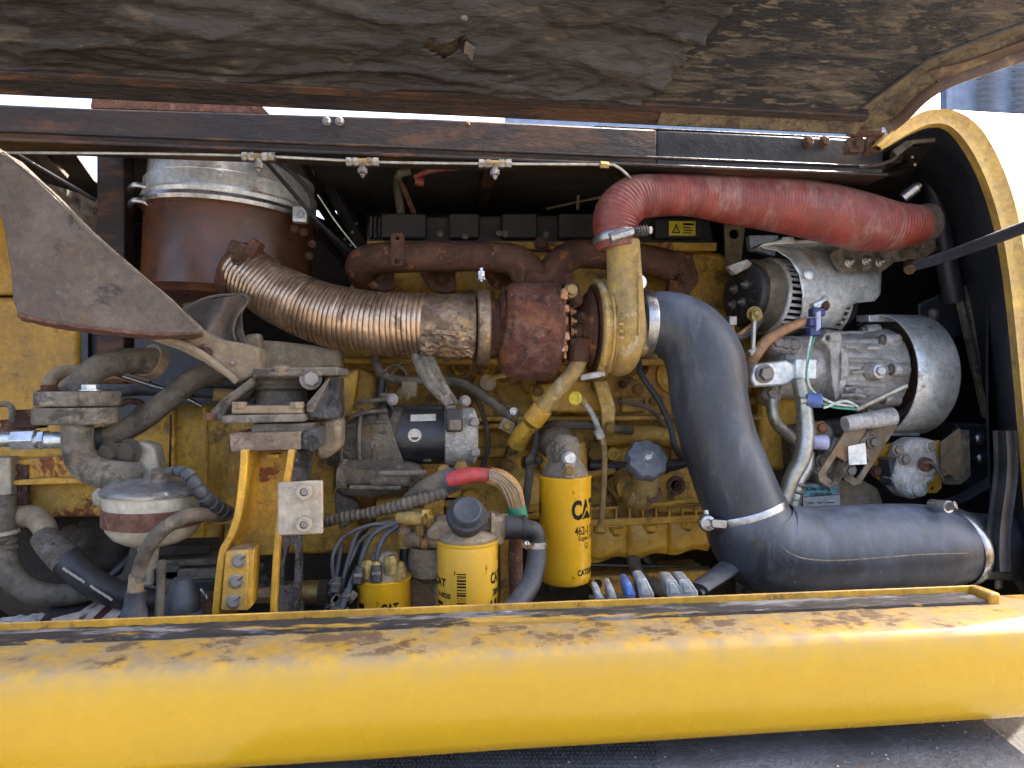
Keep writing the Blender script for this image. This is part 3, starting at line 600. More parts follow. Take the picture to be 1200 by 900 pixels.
xb = A(694)
O('backplate', MB().lathe((xb - .002, 1.3, zc), (1, 0, 0), [(0, .02), (-.001, .072), (.0, .089), (.006, .095)], 64), 'rust_manifold', t)
O('v_band', MB().lathe((xb, 1.3, zc), (1, 0, 0), [(0, .088), (0, .096), (.003, .1005), (.010, .1005), (.012, .097), (.016, .097), (.018, .101), (.022, .101), (.024, .092)], 72), 'yellow_turbo', t, sharp=25)
O('band_latch', MB().box(P(694, 440, 1.26), .05, .016, .012, Matrix.Rotation(-.2, 3, 'Y')), 'cast_grey', t, bevel=.003)
xv = A(722) + .004; pts = []; rr = []
for k in range(27):
    th = R(50 + 310*k/26); f = k/26; Rv = .060 + .006*f
    pts.append(V((xv, 1.3 - Rv*math.cos(th), zc + Rv*math.sin(th)))); rr.append(.022 + .013*f)
for k in range(1, 9): pts.append(V((xv - .0012*k, 1.3 - .066, zc + (P(722, 283, 1.234).z - zc)*k/8))); rr.append(.0355 - .0004*k)
O('compressor_volute', MB().tube(pts, rr, seg=36, sub=3), 'yellow_turbo', t)
O('compressor_body', MB().lathe((xb + .02, 1.3, zc), (1, 0, 0), [(0, .088), (.008, .092), (.02, .086), (.045, .07), (.06, .058), (.075, .056), (.085, .056)], 56), 'yellow_turbo', t)
O('casting_seam', MB().tube([V((xv + .012, 1.3 - .066 - .034, zc + (P(722, 290, 1.234).z - zc)*k/8 - .02)) for k in range(9)], .0022, seg=6, sub=2), 'yellow_turbo', t)
cyl = V((xv, 1.3 - .066, 0))
for k, z in enumerate((380, 388, 396)): O('cast_mark', MB().box(P(728, z, 1.199), .009, .003, .006), 'yellow_turbo', t, bevel=.001)

# exhaust manifold --------------------------------------------------------------------
t = T('exhaust_manifold', 'rust-brown exhaust manifold pipes meeting above the turbo', 'manifold', P(560, 330, 1.45))
O('left_log', tp([(432, 330, 1.52), (425, 312, 1.47), (445, 303, 1.44), (500, 301, 1.42), (570, 301, 1.41), (605, 306, 1.4), (622, 325, 1.38), (628, 345, 1.36)], [18, 20, 18.5, 18, 17.5, 19, 22, 24], seg=32), 'rust_manifold', t)
O('right_log', tp([(652, 345, 1.36), (650, 318, 1.38), (668, 300, 1.41), (700, 298, 1.43), (750, 303, 1.46), (785, 312, 1.5), (800, 325, 1.56)], [22, 19, 17, 17, 17, 18, 18], seg=32), 'rust_manifold', t)
O('centre_web', MB().box(P(640, 330, 1.38), .09, .07, .05), 'rust_manifold', t, bevel=.012)
O('support_tab', pl(rrect(458, 273, 474, 312, 5), 1.392, .006, [circ(466, 279, 2.4), circ(465, 306, 2.8)]), 'rust_manifold', t, bevel=.0015)
for x, y in ((446, 324), (518, 326), (590, 322)):
    O('port_flange', pl([(x-26, y-6), (x+16, y-10), (x+16, y+14), (x+4, y+18), (x-12, y+14)], 1.47, .02), 'rust_manifold', t, bevel=.003)
    bolt(t, P(x, y, 1.47), (0, -1, 0), .013, 'bolt_rust')
for x, y in ((797, 314), (801, 327), (795, 300)): bolt(t, P(x, y, 1.47), (0, -1, 0), .010, 'bolt_rust')
bolt(t, P(634, 286, 1.46), (0, -1, 0), .012, 'bolt_rust')
O('end_flange', pl([(786, 298), (812, 296), (820, 330), (806, 348), (784, 342)], 1.49, .03), 'rust_manifold', t, bevel=.004)

# valve cover ----------------------------------------------------------------------------------
t = T('valve_cover', 'long black ribbed valve cover at the top of the engine', 'cover', P(630, 285, 1.6))
O('cover', pl([(428, 288), (430, 262), (438, 254), (640, 252), (832, 252), (838, 286)], 1.60, .18), 'black_plastic', t, bevel=.005)
for x0, x1 in ((446, 500), (526, 562), (588, 630), (655, 700), (720, 752), (768, 826)):
    O('coil_block', pl(rrect(x0, 250 if x0 != 768 else 256, x1, 279, 3), 1.575, .04), 'black_plastic', t, bevel=.004)
for k in range(3): O('rib', pl([(433+5*k, 253+k), (436+5*k, 252+k), (436+5*k, 278), (433+5*k, 278)], 1.58, .03), 'black_plastic', t, bevel=.001)
for x, y in ((516, 274), (545, 277), (585, 273), (592, 274), (640, 275), (708, 272)): bolt(t, P(x, y, 1.572), (0, -1, .3), .006, 'bolt_steel')
O('gasket_rail', pl([(430, 290), (430, 282), (840, 284), (840, 294)], 1.585, .19), 'yellow_rusty', t, bevel=.002)
lb = P(784, 276, 1.573)
wl = O('warning_label', MB().plate([lb, P(815, 276, 1.573), P(815, 259, 1.573), P(784, 259, 1.573)], (0, .001, 0)), 'label_yellow', t, label='yellow warning label on the valve cover')
s = S(800, 1.57); ux, uz = V((1, 0, 0)), V((0, 0, 1))
tri = ([V((3*s, 3*s, 0)), V((14*s, 3*s, 0)), V((8.5*s, 14*s, 0))], [(0, 1, 2)])
flat_print(wl, lb - V((0, .0008, 0)), ux, uz, [tri, quadsh(17*s, 12.5*s, 30*s, 15*s)] + [quadsh(17*s, (3 + 3*k)*s, (27 + (k % 2)*2)*s, (4.2 + 3*k)*s) for k in range(3)])
tri2 = ([V((5.2*s, 4.2*s, 0)), V((11.8*s, 4.2*s, 0)), V((8.5*s, 11*s, 0))], [(0, 1, 2)])
flat_print(wl, lb - V((0, .0014, 0)), ux, uz, [tri2], m='label_yellow', name='warning_triangle')
flat_print(wl, lb - V((0, .002, 0)), ux, uz, [quadsh(8*s, 6.2*s, 9*s, 9.4*s), quadsh(8*s, 4.7*s, 9*s, 5.6*s)], name='exclamation_mark')

# ================================================================== RIGHT SIDE
t = T('body_shell', 'pale yellow curved body shell wrapping the right end of the bay', 'body shell', P(1190, 690, 1.3))
rin = [(1030, 178), (1048, 168), (1066, 158), (1087, 150), (1108, 153), (1128, 176), (1147, 213), (1163, 262), (1174, 320), (1183, 400), (1192, 500), (1200, 600), (1208, 720)]
rout = [(1022, 172), (1042, 153), (1060, 140), (1083, 129), (1114, 129), (1143, 145), (1167, 183), (1187, 238), (1200, 310), (1210, 400), (1220, 500), (1230, 600), (1240, 720)]
far3 = [P(1030, 160, 1.9), P(1060, 146, 1.9), P(1100, 136, 1.9), P(1140, 132, 1.9), P(1200, 134, 1.9), P(1290, 142, 1.85), P(1400, 165, 1.7), P(1520, 220, 1.55), P(1600, 300, 1.45), P(1640, 400, 1.4), P(1660, 500, 1.4), P(1680, 600, 1.4), P(1700, 720, 1.4)]
def crv(pts, Y=None): return catmull([P(x, y, Y) for x, y in pts] if Y else pts, 6)
I0 = crv(rin, 1.165); I1 = crv(rin, 1.15); I2 = crv(rout, 1.145); F = catmull(far3, 6); n = len(I0)
mb = MB(); m1 = []
for a, b in zip(I0, I2): m1.append(a.lerp(b, .5) + V((0, -.012, 0)))
nr = len(I0)
rows = [I0, [a.lerp(b, .12) + V((0, -.010, 0)) for a, b in zip(I1, I2)], m1, [a.lerp(b, .88) + V((0, -.010, 0)) for a, b in zip(I1, I2)], [b + V((0, .004, 0)) for b in I2]]
mb.loopbridge(rows, closed=False, cap=False); O('rim', mb, 'shell_rim', t, sharp=60)
mb = MB(); rows = []
for k in range(15):
    f = k/14; rows.append([a.lerp(b, f) + V((.03, -.02, -.01))*math.sin(math.pi*f) for a, b in zip([q + V((0, .002, 0)) for q in I2], F)])
mb.loopbridge(rows, closed=False, cap=False); O('outer_skin', mb, 'shell_yellow', t, sharp=60)
mb = MB(); back = [a + V((.46*(i/len(I0))**.5 + .0, .62, .05)) for i, a in enumerate(I0)]
mb.loopbridge([[a + V((.002, .0, .002)) for a in I0], [a.lerp(b, .3) for a, b in zip(I0, back)], back], closed=False, cap=False); O('liner', mb, 'black_shroud', t, label='dark blue-black inner liner of the shell', sharp=60)
O('roof_seam', MB().tube(crv([(1006, 196), (1040, 190), (1058, 176), (1070, 165), (1095, 163)], 1.19), .004, seg=8, sub=1), 'rust_frame', t)
O('torn_edge', pl([(1046, 176), (1062, 165), (1094, 162), (1096, 166), (1072, 168), (1052, 182)], 1.185, .004), 'rubber_old', t)
t = T('fan_shroud', 'dark blue-black sheet metal fan shroud filling the right end of the bay', 'fan shroud', P(1130, 600, 1.6))
O('rear_sheet', pl([(862, 215), (1260, 150), (1300, 720), (862, 700)], 1.80, .01), 'black_shroud', t)
O('side_sheet', MB().grid(lambda u, v: P(1168 - 26*math.sin(v*3)*.5 + 10*u, 170 + 520*v, 1.30 + .45*u), 4, 10, th=(.006, 0, 0)), 'black_shroud', t)
O('stay_tube', tp([(1083, 172, 1.40), (1095, 230, 1.42), (1108, 300, 1.44), (1118, 352, 1.46)], [9, 10, 11, 12], seg=20), 'black_shroud', t, label='vertical blue-black tube')
O('corner_bar', tp([(1022, 205, 1.35), (1055, 200, 1.35), (1078, 180, 1.35)], 7, seg=8), 'rust_frame', t)
O('bolt_pad', pl([(1077, 356), (1128, 334), (1132, 392), (1100, 400), (1078, 392)], 1.50, .012), 'black_shroud', t, bevel=.003)
bolt(t, P(1094, 368, 1.495), (0, -1, 0), .016, 'bolt_steel', 'dome')
for x in (0, 11): O('angle_strip', MB().plate([P(1120 + x, 336, 1.44), P(1125 + x, 334, 1.44), P(1161 + x, 489, 1.42), P(1155 + x, 490, 1.42)], (.0, .012, 0)), 'mount_grey', t, bevel=.0015)
O('angle_web', MB().plate([P(1126, 336, 1.452), P(1132, 334, 1.452), P(1166, 488, 1.432), P(1159, 489, 1.432)], (.0, .01, 0)), 'black_shroud', t)
O('lower_sheet', pl([(1128, 490), (1210, 470), (1215, 640), (1128, 600)], 1.56, .01), 'black_shroud', t)
O('lower_box', MB().plate([P(1120, 496, 1.44), P(1200, 500, 1.44), P(1200, 600, 1.44), P(1136, 572, 1.44)], (0, .08, 0)), 'black_shroud', t, bevel=.004)
O('low_rail', tp([(1090, 600, 1.46), (1130, 585, 1.44), (1172, 560, 1.42)], 8, seg=4, sub=1), 'black_shroud', t)
for x, y in ((1148, 514), (1150, 537)):
    bolt(t, P(x, y, 1.435), (-.1, -1, 0), .0145, 'clamp_steel', 'dome')
    O('pin', tp([(x-14, y, 1.435), (x-5, y, 1.433)], 2, seg=8, sub=1), 'clamp_steel', t)
O('rubber_flap', MB().grid(lambda u, v: P(1166 + 26*u - 6*v + 3*math.sin(v*6), 505 + 165*v, 1.16 + .01*math.sin(u*9)), 6, 20, th=(0, .006, 0)), 'rubber', t, label='hanging black rubber flap')
for q in ((1069, 184), (1072, 193), (1165, 437), (1165, 450)): bolt(t, P(*q, 1.5 if q[0] > 1100 else 1.19), (0, -1, 0), .003, 'bolt_steel', 'dome')
t = T('gas_strut', 'dark slim rod slanting up to the right edge', 'strut', P(1068, 312, 1.3))
O('rod', tp([(1068, 313, 1.28), (1110, 300, 1.2), (1210, 263, .98), (1300, 228, .86)], [5.5, 6.5, 7.5, 8.5], seg=16, sub=3), 'black_shroud', t)
O('end_bush', MB().tube([P(1066, 316, 1.27), P(1066, 309, 1.29)], .011, seg=16, sub=1), 'rust_frame', t)
t = T('bracket_arm', 'rusty brown welded arm with three studs holding the alternator guard', 'bracket', P(1010, 305, 1.4))
O('arm', pl([(975, 296), (984, 290), (1020, 288), (1058, 282), (1075, 270), (1095, 262), (1098, 292), (1082, 304), (1050, 306), (1035, 318), (986, 319), (978, 306)], 1.375, .012), 'mount_grey', t, bevel=.003)
O('gusset', pl([(1058, 282), (1090, 250), (1105, 300), (1078, 312), (1050, 300)], 1.39, .02), 'rust_frame', t, bevel=.003)
for x, y in ((995, 307), (1015, 305), (1031, 307)): bolt(t, P(x, y, 1.374), (.1, -1, 0), .0085, 'clamp_steel', 'stud')
bolt(t, P(1084, 284, 1.385), (0, -1, 0), .014, 'bolt_rust', 'socket')
# ---- alternator
ac = P(872, 345, 1.46); aa = V((.975, .20, -.045)).normalized(); s = S(880, 1.46); AR = 44*s
t = T('alternator', 'dusty silver alternator with black round rear cover and cooling slots', 'alternator', ac - V((0, 0, AR)))
L_ = lambda q: q*s
O('rear_cover', MB().lathe(ac - aa*L_(6), aa, [(0, L_(10)), (0, L_(30)), (L_(3), L_(36)), (L_(14), L_(38)), (L_(20), L_(38))], 40), 'black_plastic', t, bevel=.001)
O('rear_ring', MB().lathe(ac + aa*L_(4), aa, [(0, L_(37)), (0, L_(40.5)), (L_(3), L_(41.5)), (L_(24), L_(42)), (L_(26), L_(38))], 48, cap=False), 'rubber_old', t)
O('core', MB().lathe(ac + aa*L_(22), aa, [(0, L_(38)), (L_(110), L_(38))], 40), 'black_paint', t)
x, y, d = frame(aa)
def slotring(o, r, ln, n_, name, mt):
    mb = MB()
    mb.lathe(o, aa, [(0, r*.86), (0, r*.97), (ln*.12, r), (ln*.14, r*.93)], 48, cap=False); mb.lathe(o + aa*ln*.86, aa, [(0, r*.93), (0, r), (ln*.14, r), (ln*.14, r*.9)], 48, cap=False)
    for k in range(n_):
        a = 2*math.pi*k/n_; c_ = o + aa*ln*.5 + (x*math.cos(a) + y*math.sin(a))*r*.965
        rot = Matrix((aa, x*math.cos(a) + y*math.sin(a), -x*math.sin(a) + y*math.cos(a))).transposed()
        mb.box(c_, ln*.8, r*.06, 2*math.pi*r/n_*.42, rot)
    O(name, mb, mt, t, bevel=.0008)
slotring(ac + aa*L_(26), L_(46), L_(28), 38, 'slotted_housing', 'cast_grey')
O('stator_ring', MB().lathe(ac + aa*L_(53), aa, [(0, L_(42)), (0, L_(46)), (L_(4), L_(47.5)), (L_(8), L_(45)), (L_(34), L_(45)), (L_(38), L_(47))], 48, cap=False), 'cast_starter', t)
slotring(ac + aa*L_(90), L_(46.5), L_(26), 38, 'front_housing', 'cast_grey')
for k in range(14):
    a = 2*math.pi*k/14; rot = Matrix((aa, x*math.cos(a) + y*math.sin(a), -x*math.sin(a) + y*math.cos(a))).transposed()
    O('cover_slot', MB().box(ac - aa*L_(5) + (x*math.cos(a) + y*math.sin(a))*L_(23), L_(2), L_(11), L_(3), rot), 'cast_starter', t, bevel=.001)
for a_, r_ in ((.6, 12), (2.4, 14), (4.2, 12), (5.5, 16)): bolt(t, ac - aa*L_(6) + (x*math.cos(a_) + y*math.sin(a_))*L_(r_), -aa, .008, 'bolt_steel', 'stud')
O('terminal_tab', MB().box(P(858, 376, 1.38), .018, .012, .02), 'label_silver', t, bevel=.002)
O('mount_ear', pl([(852, 312), (876, 303), (884, 310), (862, 322)], 1.43, .02), 'cast_grey', t, bevel=.003)
bolt(t, P(884, 368, 1.36), (-.2, -1, 0), .012, 'brass', 'stud')
for k in range(3): O('terminal_wire', tp([(848 + 4*k, 372, 1.39), (856 + 3*k, 392, 1.37), (876, 394 - 5*k, 1.37), (893, 376 - 3*k, 1.39)], 2, seg=8), ['rubber', 'rubber_old', 'copper_wire'][k], t)
t = T('link_rod', 'short vertical adjusting rod with brass nut below the alternator', 'rod', P(883, 415, 1.36))
O('rod', tp([(884, 372, 1.355), (882, 412, 1.355)], 2.8, seg=10, sub=1), 'pipe_steel', t)
O('eye', tp([(878, 414, 1.355), (888, 408, 1.355), (893, 402, 1.355)], 4, seg=10), 'cast_grey', t)
O('collar', tp([(884, 366, 1.352), (884, 375, 1.352)], 5, seg=6, sub=1), 'brass', t)

# sheet wrapped on a cylinder, outline given in photo pixels
def wrap_sheet(poly, c, axd, rad, th, cuts=3):
    me = bpy.data.meshes.new('w'); me.from_pydata([tuple(P(px, py, 1.4)) for px, py in poly], [], [tuple(range(len(poly)))])
    bm = bmesh.new(); bm.from_mesh(me); bmesh.ops.triangulate(bm, faces=bm.faces)
    for k in range(cuts + 3):
        es = [e for e in bm.edges if e.calc_length() > .012]
        if es: bmesh.ops.subdivide_edges(bm, edges=es, cuts=1); bmesh.ops.triangulate(bm, faces=[f for f in bm.faces if len(f.verts) > 3])
    axd = V(axd).normalized(); c = V(c); mb = MB()
    for v in bm.verts:
        d = v.co.normalized(); dp = d - axd*d.dot(axd); cp = c - axd*c.dot(axd)
        A_ = dp.dot(dp); B_ = -2*dp.dot(cp); C_ = cp.dot(cp) - rad*rad; D_ = max(0, B_*B_ - 4*A_*C_)
        mb.v.append(d*((-B_ - math.sqrt(D_))/(2*A_)))
    mb.f = [tuple(q.index for q in f.verts) for f in bm.faces]; bm.free(); return mb
t = T('alternator_guard', 'mottled galvanised curved guard over the right half of the alternator', 'guard', P(980, 385, 1.4))
g = wrap_sheet([(890, 290), (905, 286), (990, 284), (1030, 296), (1033, 305), (1031, 345), (1024, 353), (1002, 355), (991, 361), (986, 374), (975, 384), (934, 384), (939, 365), (940, 345), (936, 322), (925, 304), (910, 294)], ac + V((0, 0, .01)), aa, AR*1.22, .002)
o = O('guard_sheet', g, 'galvanised', t, sharp=60); sm = o.modifiers.new('thick', 'SOLIDIFY'); sm.thickness = .0022
bolt(t, P(947, 322, 1.345), (0, -1, .2), .013, 'galvanised', 'dome')
O('top_fold', pl([(888, 290), (905, 286), (990, 283), (992, 279), (975, 277), (968, 280), (932, 281), (930, 277), (918, 277), (915, 281), (895, 284)], 1.40, .05), 'galvanised', t, bevel=.002)
O('rear_plate', pl([(878, 276), (912, 276), (908, 300), (880, 292)], 1.56, .02), 'galvanised', t)
t = T('head_bracket', 'dull steel lifting eye plate standing behind the red hose', 'lifting eye', P(860, 310, 1.6))
O('eye_plate', pl([(850, 262), (874, 262), (868, 315), (852, 315)], 1.56, .012, [circ(861, 274, 6)]), 'tan_metal', t, bevel=.002)
# ---- compressor
cc = P(905, 430, 1.44); ca = V((1, .02, -.03)).normalized(); s = S(950, 1.44)
t = T('ac_compressor', 'dusty aluminium air conditioning compressor with blue capped service ports', 'compressor', P(950, 510, 1.44))
XX = lambda px: (P(px, 430, 1.44).x - cc.x)
O('rear_head', MB().lathe(cc, ca, [(-.012, .02), (-.012, 30*s), (-.006, 36*s), (XX(945), 38*s), (XX(947), 42*s), (XX(958), 42*s)], 44), 'cast_grey', t, sharp=28)
O('rear_flange', MB().lathe(cc + ca*XX(958), ca, [(0, 42*s), (.001, 46*s), (.016, 46*s), (.018, 42*s)], 48, cap=False), 'cast_grey', t)
O('body', MB().lathe(cc + ca*XX(963), ca, [(0, 38*s), (.005, 41*s), (.05, 41*s), (.055, 43*s), (.09, 43*s), (.11, 46*s), (.15, 50*s), (.155, 44*s)], 48), 'cast_grey', t, sharp=28)
for k in range(10):
    a = 2*math.pi*k/10 + .2; O('casting_rib', MB().tube([cc + ca*XX(964) + V((0, -math.cos(a), math.sin(a)))*41*s, cc + ca*XX(1020) + V((0, -math.cos(a), math.sin(a)))*44*s], .006, seg=8, sub=1), 'cast_grey', t)
for k in range(8):
    a = 2*math.pi*k/8; q = cc + ca*XX(1024) + V((0, -math.cos(a), math.sin(a)))*47*s
    O('lug', MB().lathe(q - ca*.02, ca, [(0, .014), (.035, .017)], 14), 'cast_grey', t, bevel=.002); bolt(t, q - ca*.022, -ca, .010, 'bolt_steel')
for px, py, rr_ in ((1033, 425, 44), (1031, 436, 44)): pass
O('boss', MB().lathe(P(1031, 435, 1.33), (-.1, -1, 0), [(-.03, .022), (.004, .018), (.006, .015)], 20), 'cast_grey', t); bolt(t, P(1031, 435, 1.325), (-.1, -1, .05), .011, 'clamp_steel')
O('top_ear', pl([(962, 398), (968, 390), (984, 388), (987, 394), (986, 402), (982, 430), (984, 465), (980, 470), (976, 452), (973, 410)], 1.345, .05, [circ(971, 396, 3.2)]), 'cast_grey', t, bevel=.003)
O('port_block', MB().plate([P(*q, 1.325) for q in ((884, 427), (922, 422), (928, 425), (950, 425), (950, 443), (944, 448), (930, 446), (922, 452), (884, 454), (880, 444))], (0, .07, 0)), 'galvanised', t, bevel=.005)
O('port_step', MB().box(P(938, 433, 1.34), .05, .05, .045), 'galvanised', t, bevel=.004)
bolt(t, P(896, 438, 1.322), (0, -1, 0), .015, 'bolt_steel')
for q in ((912, 402), (930, 405), (905, 462), (921, 404)): O('head_lump', MB().lathe(P(*q, 1.37), (-.2, -1, .2), [(-.04, .022), (.0, .02), (.008, .012)], 16), 'cast_grey', t, bevel=.002); bolt(t, P(*q, 1.36), (-.2, -1, .2), .012, 'bolt_steel')
for k in range(26):
    q = (random.uniform(985, 1020), random.uniform(405, 470))
    if k % 3 == 0: O('cast_web', MB().tube([P(*q, 1.355), P(q[0] + 14, q[1] + random.uniform(-4, 4), 1.355)], .004, seg=6, sub=1), 'cast_grey', t)
O('clutch', MB().lathe(cc + ca*(XX(1052)), ca, [(0, 20*s), (0, 60*s), (.004, 62*s), (.05, 62*s), (.055, 60*s)], 56), 'rust_light', t)
O('clutch_plate', MB().lathe(cc + ca*(XX(1050)), ca, [(-.012, 50*s), (-.010, 57*s), (.002, 57*s)], 56, cap=False), 'cast_starter', t)
# pipes
O('discharge_pipe', tp([(936, 446, 1.31), (941, 470, 1.30), (944, 505, 1.29), (940, 535, 1.285), (927, 562, 1.28), (915, 598, 1.28)], [8.5, 9, 10, 10, 9, 8], seg=20), 'pipe_steel', t)
O('suction_pipe', tp([(906, 452, 1.37), (905, 478, 1.36), (912, 498, 1.36), (932, 516, 1.38)], 7, seg=18), 'pipe_steel', t)
O('lower_pipe', tp([(946, 530, 1.36), (944, 548, 1.35), (934, 566, 1.34), (928, 600, 1.33)], 8.5, seg=18), 'pipe_steel', t)
for q, r_ in (((916, 590), 10), ((915, 597), 10), ((936, 568), 11), ((932, 576), 11), ((930, 585), 11)): O('pipe_bead', MB().lathe(P(*q, 1.28 if r_ == 10 else 1.335), (-.3, 0, -1), [(-.004, r_*.0013), (0, r_*.0017), (.004, r_*.0013)], 20), 'pipe_steel', t)
for (x0, y0, Y, c_) in ((937, 470, 1.29, 'cap_blue'), (945, 519, 1.31, 'cap_lilac')):
    O('port_neck', MB().tube([P(x0, y0, Y), P(x0 + 14, y0 - 1, Y - .005)], .008, seg=12, sub=1), 'pipe_steel', t)
    O('port_cap', MB().lathe(P(x0 + 8, y0 - 1, Y), (.93, -.33, -.02), [(0, .011), (0, .0145), (.026, .0155), (.029, .0135), (.029, .004), (.026, .0035)], 20), c_, t, label='blue plastic service port cap' if c_ == 'cap_blue' else 'faded lilac service port cap')
# guard round the clutch
t = T('clutch_guard', 'wide round galvanised guard drum around the compressor pulley', 'guard', P(1070, 510, 1.44))
gc = V((0, 1.44, P(1078, 438, 1.30).z)); gr = .140
xl, xr_ = P(1076, 438, 1.30).x, P(1131, 438, 1.30).x
mb = MB(); ys = []
for (xx, r_) in ((xl, gr), (xl + .004, gr + .002), (xr_ - .012, gr + .001), (xr_ - .002, gr - .008), (xr_, gr - .02), (xr_, gr - .035)):
    ys.append([V((xx + (.0 if k else 0), gc.y - r_*math.cos(a), gc.z + r_*math.sin(a))) for k, a in enumerate([R(-118 + 5*j) for j in range(49)])])
mb.loopbridge(ys, closed=False, cap=False); o = O('drum', mb, 'galvanised', t, sharp=50); o.modifiers.new('thick', 'SOLIDIFY').thickness = .0025
O('top_tab', MB().plate([P(1018, 369, 1.43), P(1066, 369, 1.43), P(1070, 377, 1.43), P(1019, 377, 1.43)], (0, .05, .004)), 'galvanised', t, bevel=.002)
O('bottom_tab', MB().plate([P(1031, 504, 1.40), P(1078, 504, 1.40), P(1078, 511, 1.40), P(1031, 511, 1.40)], (0, .05, 0)), 'galvanised', t, bevel=.002)
# bracket legs
t = T('slotted_bracket', 'tan two-legged slotted bracket under the compressor with a blank metal tag', 'bracket', P(990, 565, 1.36))
def slotleg(x0, y0, x1, y1, w, Y):
    a, b = V((x0, y0, 0)), V((x1, y1, 0)); d = (b - a).normalized(); nn = V((-d.y, d.x, 0))
    q = lambda f, w_: (a.lerp(b, f) + nn*w_)
    out_ = [q(0, w), q(0, -w), q(.93, -w), q(1, -w*.5), q(1, w*.5), q(.93, w)]; sl = [q(.60, w*.45), q(.60, -w*.45), q(.90, -w*.45), q(.90, w*.45)]
    return MB().plate([P(p.x, p.y, Y) for p in out_], (0, .006, 0), [[P(p.x, p.y, Y) for p in sl]])
O('leg', slotleg(1015, 492, 966, 568, 13, 1.325), 'tan_metal', t, bevel=.001)
O('leg', slotleg(1042, 492, 995, 566, 12, 1.345), 'tan_metal', t, bevel=.001)
O('leg_fold', MB().plate([P(*q, 1.32) for q in ((1022, 498), (1027, 499), (980, 568), (975, 567))], (0, .03, 0)), 'mount_grey', t)
O('cross_tube', tp([(990, 497, 1.31), (1020, 492, 1.31), (1046, 488, 1.31)], [9, 10, 11], seg=18), 'cast_grey', t)
O('metal_tag', pl([(994, 523), (1014, 519), (1016, 544), (995, 545)], 1.315, .002), 'galvanised', t)
O('brace_rod', tp([(1003, 480, 1.31), (1062, 452, 1.30)], 3.5, seg=12, sub=1), 'pipe_steel', t)
for q in ((1023, 518), (962, 501), (986, 520), (979, 535), (996, 551), (950, 505), (963, 540)): bolt(t, P(*q, 1.34 if q[0] > 980 else 1.37), (0, -1, 0), .011, 'bolt_steel' if q[0] != 962 else 'copper_sensor')
for q in ((962, 512), (983, 530), (970, 555)): O('casting_lump', MB().lathe(P(*q, 1.39), (0, -1, 0), [(-.04, .035), (0, .032), (.008, .024)], 18), 'cast_grey', t, bevel=.003)
O('casting_back', pl([(925, 500), (1005, 490), (1000, 560), (930, 560)], 1.42, .05), 'cast_starter', t, bevel=.006)
# connector & wires
t = T('wire_connector', 'dark blue plastic plug with white and green wires above the compressor', 'connector', P(952, 380, 1.33))
for dy in (0, 12, 23): O('plug', MB().box(P(953 + (dy == 0)*4 - 4*(dy == 12)*0, 366 + dy, 1.32), .028 - .003*(dy == 23), .022, .018), 'blue_dark', t, bevel=.003)
O('plug_face', pl([(957, 366), (962, 364), (962, 384), (957, 388)], 1.305, .004), 'cap_lilac', t)
O('holder', tp([(952, 360, 1.335), (962, 355, 1.335), (967, 350, 1.34)], 5, seg=10), 'galvanised', t); bolt(t, P(966, 358, 1.33), (0, -1, 0), .009, 'bolt_rust')
O('wire', tp([(951, 392, 1.32), (947, 415, 1.31), (946, 440, 1.3), (952, 458, 1.3), (975, 472, 1.3), (1000, 476, 1.31)], 1.7, seg=8), 'wire_white', t)
O('wire', tp([(955, 392, 1.32), (949, 415, 1.308), (945, 440, 1.3), (950, 462, 1.3), (972, 476, 1.3), (1005, 480, 1.31)], 1.4, seg=8), 'wire_green', t)
O('wire', tp([(965, 478, 1.3), (990, 470, 1.3), (1008, 478, 1.31)], 1.6, seg=8), 'wire_white', t)
t = T('sheathed_cable', 'brown sheathed cable arching left from the blue plug to the engine', 'cable', P(900, 405, 1.36))
O('sheath', tp([(945, 376, 1.33), (922, 385, 1.34), (900, 398, 1.35), (884, 418, 1.36), (876, 432, 1.38)], [5, 6, 6.5, 7, 8], seg=12), 'copper_wire', t)
for k in range(3): O('wire', tp([(882, 424 + 3*k, 1.37), (866 + 2*k, 428 + 6*k, 1.4), (846, 428 + 9*k, 1.45)], 2, seg=6), ['rust_manifold', 'pink_cable', 'rubber_old'][k], t)
# label tank
t = T('receiver_plate', 'cream curved plate with teal and white service label low at right', 'plate', P(960, 595, 1.42))
O('plate', pl([(945, 566), (1010, 562), (1030, 572), (1036, 590), (1030, 608), (940, 612)], 1.40, .03), 'tan_metal', t, bevel=.006)
sl = O('service_label', pl([(941, 568), (983, 565), (984, 579), (941, 582)], 1.396, .001), 'label_teal', t); sl2 = O('service_label', pl([(941, 583), (984, 580), (985, 597), (941, 598)], 1.396, .001), 'label_white', t)
s_ = S(960, 1.39)
flat_print(sl, P(944, 575, 1.394), V((1, 0, 0)), V((0, 0, 1)), [text_mesh('R134a 1.60 kg', 5*s_*1.2, .0001, .9)])
flat_print(sl, P(950, 580.8, 1.394), V((1, 0, 0)), V((0, 0, 1)), [text_mesh('(3 LBS) ND-OIL8', 4.2*s_*1.1, .0001, .8)])
flat_print(sl2, P(947, 590, 1.394), V((1, 0, 0)), V((0, 0, 1)), [quadsh(0, 0, 8*s_, s_), quadsh(12*s_, 0, 18*s_, s_), quadsh(23*s_, 0, 33*s_, s_), quadsh(0, -4*s_, 30*s_, -3.4*s_)])
O('block_side', MB().box(P(906, 500, 1.5), .11, .08, .20), 'yellow_engine', t, bevel=.01)
